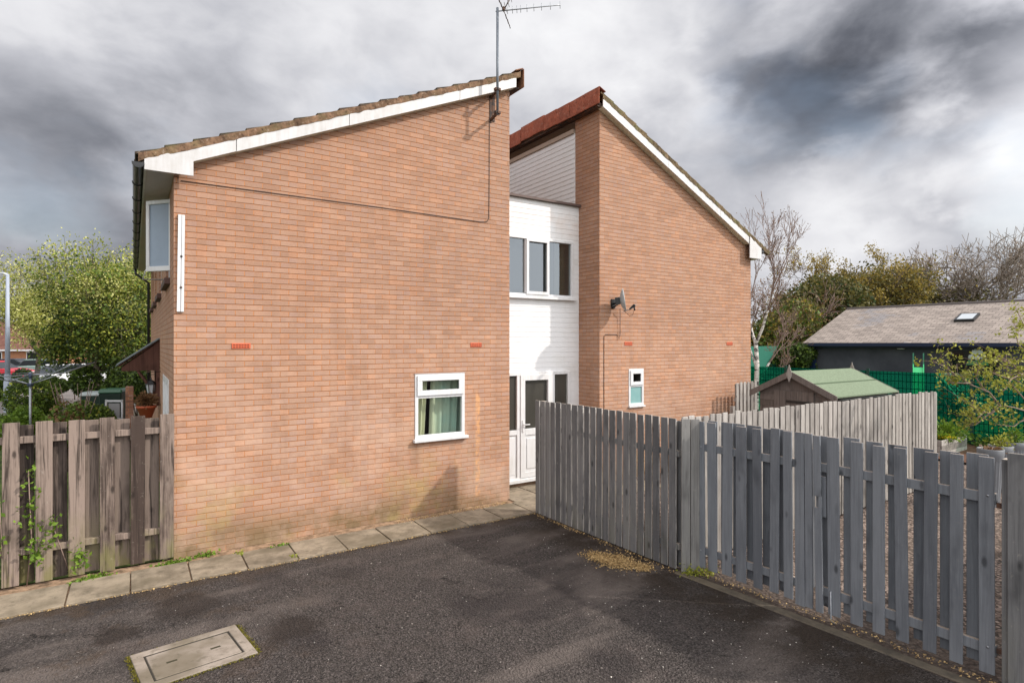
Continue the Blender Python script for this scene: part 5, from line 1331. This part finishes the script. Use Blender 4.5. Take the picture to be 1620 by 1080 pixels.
# parked cars
def car(px_, D, col, label, heading, name='parked_car'):
    c0 = gpt(px_, D); t = thing(name, tuple(c0), label, 'car', 'cars parked beyond the left garden')
    f = Vector((cos(heading), sin(heading), 0)); s = Vector((-f.y, f.x, 0)); L, Wd = 4.2, 1.74
    def prof(pts, wd, nm, m, inset=0):
        b = MB(); P0 = [c0+f*x+s*(wd/2)+Vector((0, 0, z)) for x, z in pts]; b.prism(P0, -s*wd); return b.build(nm, m, t, bevel=.05)
    paint = plain('paint_%02d%02d%02d' % tuple(int(c*99) for c in col), col, .25)
    prof([(-2.1, .3), (-2.12, .62), (-1.95, .86), (-1.0, .93), (1.2, .92), (2.0, .75), (2.12, .5), (2.08, .28)], Wd, 'body', paint)
    prof([(-1.75, .88), (-1.35, 1.33), (.15, 1.36), (1.05, .90)], Wd-.22, 'cabin_glass', plain('car_glass', (.015, .02, .025), .08))
    prof([(-1.38, 1.33), (-1.2, 1.42), (.05, 1.43), (.22, 1.35)], Wd-.26, 'roof', paint)
    for x in (-1.3, 1.3):
        for sg in (-1, 1):
            q = c0+f*x+s*sg*(Wd/2-.1)+Vector((0, 0, .31)); b = MB(); b.tube([q, q+s*sg*.12], .31, 18); wh = b.build('wheel', BLACKP, t)
            b = MB(); b.tube([q+s*sg*.12, q+s*sg*.125], .19, 12); b.build('rim', GREYMET, wh)
    for sg in (-1, 1): b = MB(); b.obox(c0+f*2.03+s*(sg*.62)-s*.15+Vector((0, 0, .56)), f*.06, s*.3, (0, 0, .12)); b.build('headlight', plain('lamp_white', (.6, .6, .6), .5), t)
    return t
hd0 = atan2(-ST, CT)
car(-5, 41, (.55, .02, .035), 'red car at the far left edge behind the lamp post', hd0)
car(76, 46, (.22, .30, .27), 'grey green car partly hidden behind the tree trunk', hd0+.2)
car(30, 47, (.03, .035, .05), 'dark car behind the red car', hd0+.2)
car(119, 36, (.75, .76, .78), 'white car behind the clothes dryer, left of the two white cars', hd0+1.2)
car(172, 37, (.78, .79, .80), 'white car nearest the house canopy, right of the two white cars', hd0+.15)
# far houses
def bungalow(px0, px1, D, ze, zr, label, wallm=FARBRK):
    a, c = gpt(px0, D), gpt(px1, D); t = thing('far_house', tuple(a.lerp(c, .5)), label, 'house', 'houses across the car park')
    u = (c-a); v = su*8
    b = MB(); b.obox(a, u, v, (0, 0, ze)); b.build('wall', wallm, t)
    b = MB(); e = u.normalized()*.3
    b.prism([a-e-su*.4+Vector((0, 0, ze)), a-e+v+su*.4+Vector((0, 0, ze)), a-e+v*.5+Vector((0, 0, zr))], u+e*2); rf = b.build('roof', FARROOF, t)
    MB().obox(a-e-su*.46+Vector((0, 0, ze-.16)), u+e*2, su*.06, (0, 0, .16)).build('fascia', UPVC, t)
    n_ = max(2, int(u.length/3.2))
    for i in range(n_):
        o = a+u*((i+.3)/n_)-su*.02+Vector((0, 0, .8)); wf = MB().obox(o, u.normalized()*1.2, su*.05, (0, 0, 1.0)); w_o = wf.build('window', UPVC, t)
        MB().obox(o-su*.01+u.normalized()*.08+Vector((0, 0, .08)), u.normalized()*1.04, su*.02, (0, 0, .84)).build('pane', plain('black_glass', (.012, .013, .015), .08), w_o)
    return t
bungalow(-90, 82, 58, 2.05, 5.0, 'long brown roofed brick house with white fascia at far left')
bungalow(150, 245, 52, 2.25, 4.4, 'brick house glimpsed beneath the big leafy tree')

# ------------------------------------------------------------------ right garden
# raised planter
pl0 = ground(1490, 697, .42); pl1 = ground(1530, 687, .42)
pu = (pl1-pl0); pu.z = 0; pv = Vector((-pu.y, pu.x, 0)).normalized()*.62
if pv.dot(su) < 0: pv = -pv
tpl = thing('raised_planter', (pl0.x, pl0.y, 0), 'weathered grey timber raised planter at the end of the pale fence', 'planter')
b = MB(); o = Vector((pl0.x, pl0.y, 0)); pun = pu.normalized(); pvn = pv.normalized()
for k in range(3): 
    z_ = .005+k*.14
    b.obox(o+Vector((0, 0, z_)), pu, pvn*.03, (0, 0, .133)); b.obox(o+pv+Vector((0, 0, z_)), pu, -pvn*.03, (0, 0, .133))
    b.obox(o+pvn*.031+Vector((0, 0, z_)), pun*.03, pv-pvn*.062, (0, 0, .133)); b.obox(o+pu+pvn*.031+Vector((0, 0, z_)), -pun*.03, pv-pvn*.062, (0, 0, .133))
b.build('timber_box', WPALE, tpl, bevel=.004); MB().obox(o+pun*.03+pvn*.03+Vector((0, 0, .0)), pu-pun*.06, pv-pvn*.06, (0, 0, .36)).build('soil', SOIL, tpl)
def tuft(name, c, sx, sz, cnt, size, m, label, cat='plant', seed=0, parent=None, extra=None, rad=None):
    rgn = np.random.default_rng(seed); t = thing(name, tuple(c), label, cat)
    v = rgn.normal(size=(cnt, 3))*np.array([sx, sx, sz])*.5+np.array(c)+np.array([0, 0, sz*.7]); v[:, 2] = np.maximum(v[:, 2], c[2]+.01)
    leaves_mesh('leaves', v, size, m, t, seed)
    b = MB()
    for i in range(6): a = Vector(c); e_ = a+Vector((rgn.normal()*sx*.4, rgn.normal()*sx*.4, sz)); b.tube([a, e_], [.006, .003], 4)
    b.build('stems', WBARK2, t)
    if extra: leaves_mesh('flowers', rgn.normal(size=(extra[1], 3))*np.array([sx, sx, sz*.5])*.4+np.array(c)+np.array([0, 0, sz*.9]), extra[2], extra[0], t, seed+1)
    return t
mid = o+pu*.5+pv*.5+Vector((0, 0, .36))
tuft('planter_plant', o+pu*.35+pv*.3+Vector((0, 0, .36)), .3, .10, 500, .05, L_GR, 'yellow flowering plant at the near corner of the raised planter', seed=41, extra=(L_YEL, 140, .045))
tuft('planter_plant', o+pu*.75+pv*.5+Vector((0, 0, .36)), .4, .22, 900, .05, L_GR, 'leafy green plant filling the far part of the raised planter', seed=42)
# low edging of the bed
e0, e1 = ground(1532, 712, .12), ground(1556, 716, .12)
# pots
def pot(px_, py_, D, wpx, label, seed):
    c = atD(px_, py_, D); r_ = wpx/2/F_PX*D*.78; h_ = c.z
    t = thing('plant_pot', (c.x, c.y, 0), label, 'plant pot', 'grey ribbed pots on the gravel'); c = Vector((c.x, c.y, 0)); b = MB()
    k = 40; prof = [(.62, 0), (.70, .1), (.90, .80)]
    vs = []
    for rr, f in prof:
        for j in range(k): a = 2*pi*j/k; q = r_*rr*(1.0 if j % 2 else .955); vs.append(c+Vector((q*cos(a), q*sin(a), h_*f)))
    b.add(vs, [(i*k+j, i*k+(j+1) % k, (i+1)*k+(j+1) % k, (i+1)*k+j) for i in range(2) for j in range(k)], False)
    b.build('pot_body', plain('pot_grey', (.19, .20, .22), .5), t)
    MB().lathe(c, [(r_*.9, h_*.80), (r_*.97, h_*.86), (r_*1.0, h_*.9), (r_*1.02, h_*.99), (r_*.98, h_), (r_*.90, h_*.985), (r_*.88, h_*.9)], 40).build('rim', plain('pot_grey', (.19, .20, .22), .5), t)
    MB().lathe(c, [(r_*.9, h_*.93), (0, h_*.95)], 24).build('soil', SOIL, t)
    return c+Vector((0, 0, h_*.94)), r_
for i, (a_, b_, D, wpx, lb_, pl_) in enumerate(((1567, 709, 9.6, 44, 'grey ribbed plant pot, nearest of the three behind the gate', 'brown sprouting plant in the nearest grey pot'),
        (1583, 704, 10.6, 41, 'grey ribbed plant pot in the middle of the three behind the gate', 'small lime green plant in the middle grey pot'),
        (1606, 698, 11.4, 40, 'grey ribbed plant pot, furthest right of the three', 'bright green plant in the right hand grey pot'))):
    c, r_ = pot(a_, b_, D, wpx, lb_, i)
    tuft('pot_plant', c+Vector((0, 0, .0)), r_*.8, (.05, .13, .2)[i], (120, 260, 330)[i], .035, (L_BRN, L_LIME, L_GR)[i], pl_, seed=50+i)
# small brown shrub by the mesh fence
cs = gpt(1521, 15.6); tuft('young_shrub', cs, .55, 1.15, 900, .06, L_OLV, 'small bushy brown green shrub in front of the mesh fence', 'shrub', 60)
for i, (a_, D) in enumerate(((1548, 15.3), (1568, 14.8), (1590, 14.6))):
    tuft('bed_plant', gpt(a_, D)+Vector((0, 0, .05)), .45, .16, 260, .06, L_MID, ('low green plant in the bark bed nearest the young shrub', 'low green plant in the bark bed between two others', 'low green plant in the bark bed behind the pots')[i], seed=62+i)
# drooping shrub at right edge
sh2b = gpt(1690, 9.0); tsb = thing('spring_shrub', tuple(sh2b), 'large open shrub with crooked branches and lime green leaves at the right edge', 'shrub')
D0 = 9.0
paths = [[(1690, 760, 9), (1672, 690, 9), (1640, 655, 9), (1612, 645, 9), (1583, 641, 9)], [(1583, 641, 9), (1560, 620, 9), (1535, 606, 9), (1512, 594, 9), (1484, 592, 9.1)],
         [(1583, 641, 9), (1572, 655, 8.9), (1556, 652, 8.8), (1540, 645, 8.8), (1525, 637, 8.8)], [(1583, 641, 9), (1562, 662, 9.1), (1544, 672, 9.1), (1528, 674, 9.2)],
         [(1640, 655, 9), (1618, 668, 9), (1600, 674, 9), (1580, 672, 9)], [(1672, 690, 9), (1650, 620, 9.2), (1622, 590, 9.3), (1597, 575, 9.3), (1570, 553, 9.4)],
         [(1622, 590, 9.3), (1600, 600, 9.2), (1580, 590, 9.2), (1560, 590, 9.1)], [(1650, 620, 9.2), (1640, 560, 9.3), (1622, 520, 9.4), (1608, 490, 9.5)],
         [(1650, 620, 9.2), (1632, 570, 9.1), (1612, 545, 9.), (1600, 530, 9.)], [(1535, 606, 9), (1518, 606, 9), (1504, 600, 9)], [(1512, 594, 9), (1497, 580, 9), (1484, 572, 9), (1476, 575, 9)],
         [(1560, 620, 9), (1553, 597, 9), (1540, 580, 9), (1534, 572, 9)], [(1597, 575, 9.3), (1580, 568, 9.3), (1561, 571, 9.2)], [(1600, 600, 9.2), (1590, 615, 9.2), (1575, 622, 9.1)],
         [(1640, 655, 9), (1625, 625, 8.8), (1605, 612, 8.8), (1592, 606, 8.8)], [(1556, 652, 8.8), (1548, 662, 8.8), (1535, 660, 8.8)], [(1650, 620, 9.2), (1625, 610, 9.4), (1600, 590, 9.5), (1588, 560, 9.6)],
         [(1622, 520, 9.4), (1612, 516, 9.4), (1603, 520, 9.4)]]
b = MB(); lc_ = []; rgn = np.random.default_rng(77); tw_ = MB()
for k_, pth in enumerate(paths):
    P_ = [atD(*q)+Vector((rgn.normal()*.01, rgn.normal()*.06*(i > 0), 0)) for i, q in enumerate(pth)]
    n = len(P_); r0 = .02 if k_ == 0 else .013; b.tube(P_, [r0*(1-.6*i/(n-1)) for i in range(n)], 6)
    for i in range(n-1):
        for j in range(6 if k_ else 1):
            f = rgn.uniform(0, 1); a_ = P_[i].lerp(P_[i+1], f)
            if k_ == 0: continue
            e_ = a_+Vector((rgn.normal()*.10, rgn.normal()*.13, abs(rgn.normal())*.11-.01)); tw_.tube([a_, a_.lerp(e_, .5)+Vector((0, 0, .01)), e_], .0025, 3)
            nl = rgn.integers(2, 15)
            for _ in range(nl): lc_.append(np.array(e_)+rgn.normal(size=3)*.032)
    for _ in range(14 if k_ else 0): lc_.append(np.array(P_[-1])+rgn.normal(size=3)*.04)
b.build('branches', plain('pale_bark', (.30, .22, .17), .8), tsb); tw_.build('twigs', WBARK2, tsb)
leaves_mesh('leaves', lc_, .032, L_LIME, tsb, 9)

# ------------------------------------------------------------------ small ground things
# manhole
mc = thing('manhole_cover', (.42, 5.7, 0), 'rectangular concrete manhole cover and surround set in the tarmac', 'manhole cover')
o = Vector((.815, 6.10, 0)); u = Vector((-.845, -.11, 0)); v = Vector((.095, -.66, 0)); un, vn = u.normalized(), v.normalized()
b = MB(); t = .085
b.obox(o+Vector((0, 0, -.03)), u, vn*t, (0, 0, .045)); b.obox(o+v-vn*t+Vector((0, 0, -.03)), u, vn*t, (0, 0, .045))
b.obox(o+vn*t+Vector((0, 0, -.03)), un*t, v-vn*2*t, (0, 0, .045)); b.obox(o+u-un*t+vn*t+Vector((0, 0, -.03)), un*t, v-vn*2*t, (0, 0, .045))
b.build('surround', SLAB2, mc, bevel=.004)
b = MB(); g_ = .015; b.obox(o+un*(t+g_)+vn*(t+.022)+Vector((0, 0, -.03)), u-un*2*(t+g_), v-vn*2*(t+.022), (0, 0, .041)); b.build('lid', SLAB2, mc, bevel=.005)
MB().obox(o+un*t+vn*t+Vector((0, 0, -.03)), u-un*2*t, v-vn*2*t, (0, 0, .037)).build('joint', plain('joint_dark', (.03, .025, .018), .9), mc)
ctr = o+u*.5+v*.5
for sg in (-1, 1): MB().obox(ctr+un*(sg*.17-.04)-vn*.013+Vector((0, 0, .0)), un*.08, vn*.026, (0, 0, .0125)).build('lifting_slot', plain('slot_dark', (.035, .03, .012), .9), mc)
# dry leaf litter, moss, chips
def scatter(name, pts, size, m, kind='stuff', seed=0):
    ob = leaves_mesh(name, pts, size, m, None, seed, aspect=1.2, flat=True); ob['kind'] = kind; return ob
rgn = np.random.default_rng(8)
def spots(c, n, sx, sy, z=.008):
    v = rgn.normal(size=(n, 3))*np.array([sx, sy, 0]); v[:, 2] = rgn.uniform(0, .012, n); return v+np.array([c.x, c.y, z])
pts = np.concatenate([spots(ground(975, 888), 2600, .10, .13), spots(ground(945, 882), 900, .07, .10), spots(ground(1015, 898), 800, .06, .07)])
scatter('dry_moss_litter', pts, .017, L_DRY, seed=1)
ln = [np.array(A.lerp(Bp, rgn.uniform()))+np.array([-abs(rgn.normal())*.05-.02, 0, .01]) for _ in range(420)]
ln += [np.array(G0.lerp(G1, rgn.uniform()))+np.array([-abs(rgn.normal())*.06-.05, 0, .03]) for _ in range(350)]
scatter('leaf_litter', ln, .016, L_DRY, seed=2)
ln = [np.array([rgn.uniform(-2, 5.4), 7.49-abs(rgn.normal())*.025, .012]) for _ in range(900)]+[np.array([rgn.uniform(3.3, 5.3), 8.2+rgn.normal()*.05, .03]) for _ in range(700)]
scatter('edge_litter', ln, .014, L_DRY, seed=3)
ln = [np.array([rgn.uniform(-3, 5.3), rgn.uniform(1, 7.4), .006]) for _ in range(260)]+[np.array([rgn.uniform(3.5, 5.2), rgn.uniform(2.5, 6.5), .006]) for _ in range(160)]
scatter('stone_chips', ln, .011, L_STONE, seed=4)
# moss rim round manhole, clumps of grass
ln = []
for _ in range(1300):
    s_ = rgn.integers(0, 4); f = rgn.uniform(); e_ = abs(rgn.normal())*.018
    q = [o+v+u*f+vn*e_, o+v*f-un*e_, o+u+v*f+un*e_, o+u*f-vn*e_*.4][s_]
    if s_ == 3 and rgn.uniform() < .8: continue
    ln.append(np.array(q)+np.array([0, 0, .008]))
scatter('moss', ln, .012, mat('leaf_moss', leaf_fn, a=(.06, .06, .01), b=(.20, .17, .02)), seed=5)
def weeds(cl, n, sx, sy, h, m, size, seed):
    r_ = np.random.default_rng(seed); out = []
    for c in cl: out.append(r_.normal(size=(n, 3))*np.array([sx, sy, 0])+np.array([c[0], c[1], 0])+np.stack([np.zeros(n), np.zeros(n), abs(r_.normal(size=n))*h], 1))
    ob = leaves_mesh('weeds', np.concatenate(out), size, m, None, seed); ob['kind'] = 'stuff'
weeds([(.35, 8.2), (.48, 8.24), (.75, 8.3), (-.35, 8.22), (-.5, 8.15), (1.62, 8.1)], 140, .07, .03, .02, L_GR, .025, 6)
weeds([(1.7, 7.6), (1.15, 8.1)], 90, .03, .05, .02, L_YG, .02, 7)
weeds([(5.48, 4.52), (5.6, 4.42)], 120, .06, .05, .05, L_LIME, .022, 8)
# bramble growing through the left fence
tb2 = thing('bramble', (-1.2, GY-.1, 0), 'bright green bramble growing through the gaps of the weathered fence', 'plant')
b = MB(); lc_ = []
for (x, z, n) in ((-1.30, .95, 110), (-1.27, .55, 80), (-.98, 1.0, 30), (-.9, .40, 90), (-.76, .60, 45), (-.52, .24, 80), (-1.0, .75, 25), (-.95, 1.25, 18)):
    lc_.append(rgn.normal(size=(n, 3))*np.array([.05, .035, .09])+np.array([x, GY-.09, z]))
b.tube([(-1.0, GY-.02, 0), (-.95, GY-.08, .5), (-.98, GY-.07, 1.3)], .006, 5); b.tube([(-1.3, GY-.02, 0), (-1.2, GY-.1, .5), (-1.22, GY-.1, 1.05)], .006, 5); b.tube([(-.6, GY-.02, 0), (-.75, GY-.08, .6)], .005, 5)
b.build('stems', WBARK2, tb2); leaves_mesh('leaves', np.concatenate(lc_), .035, L_GR, tb2, 10)
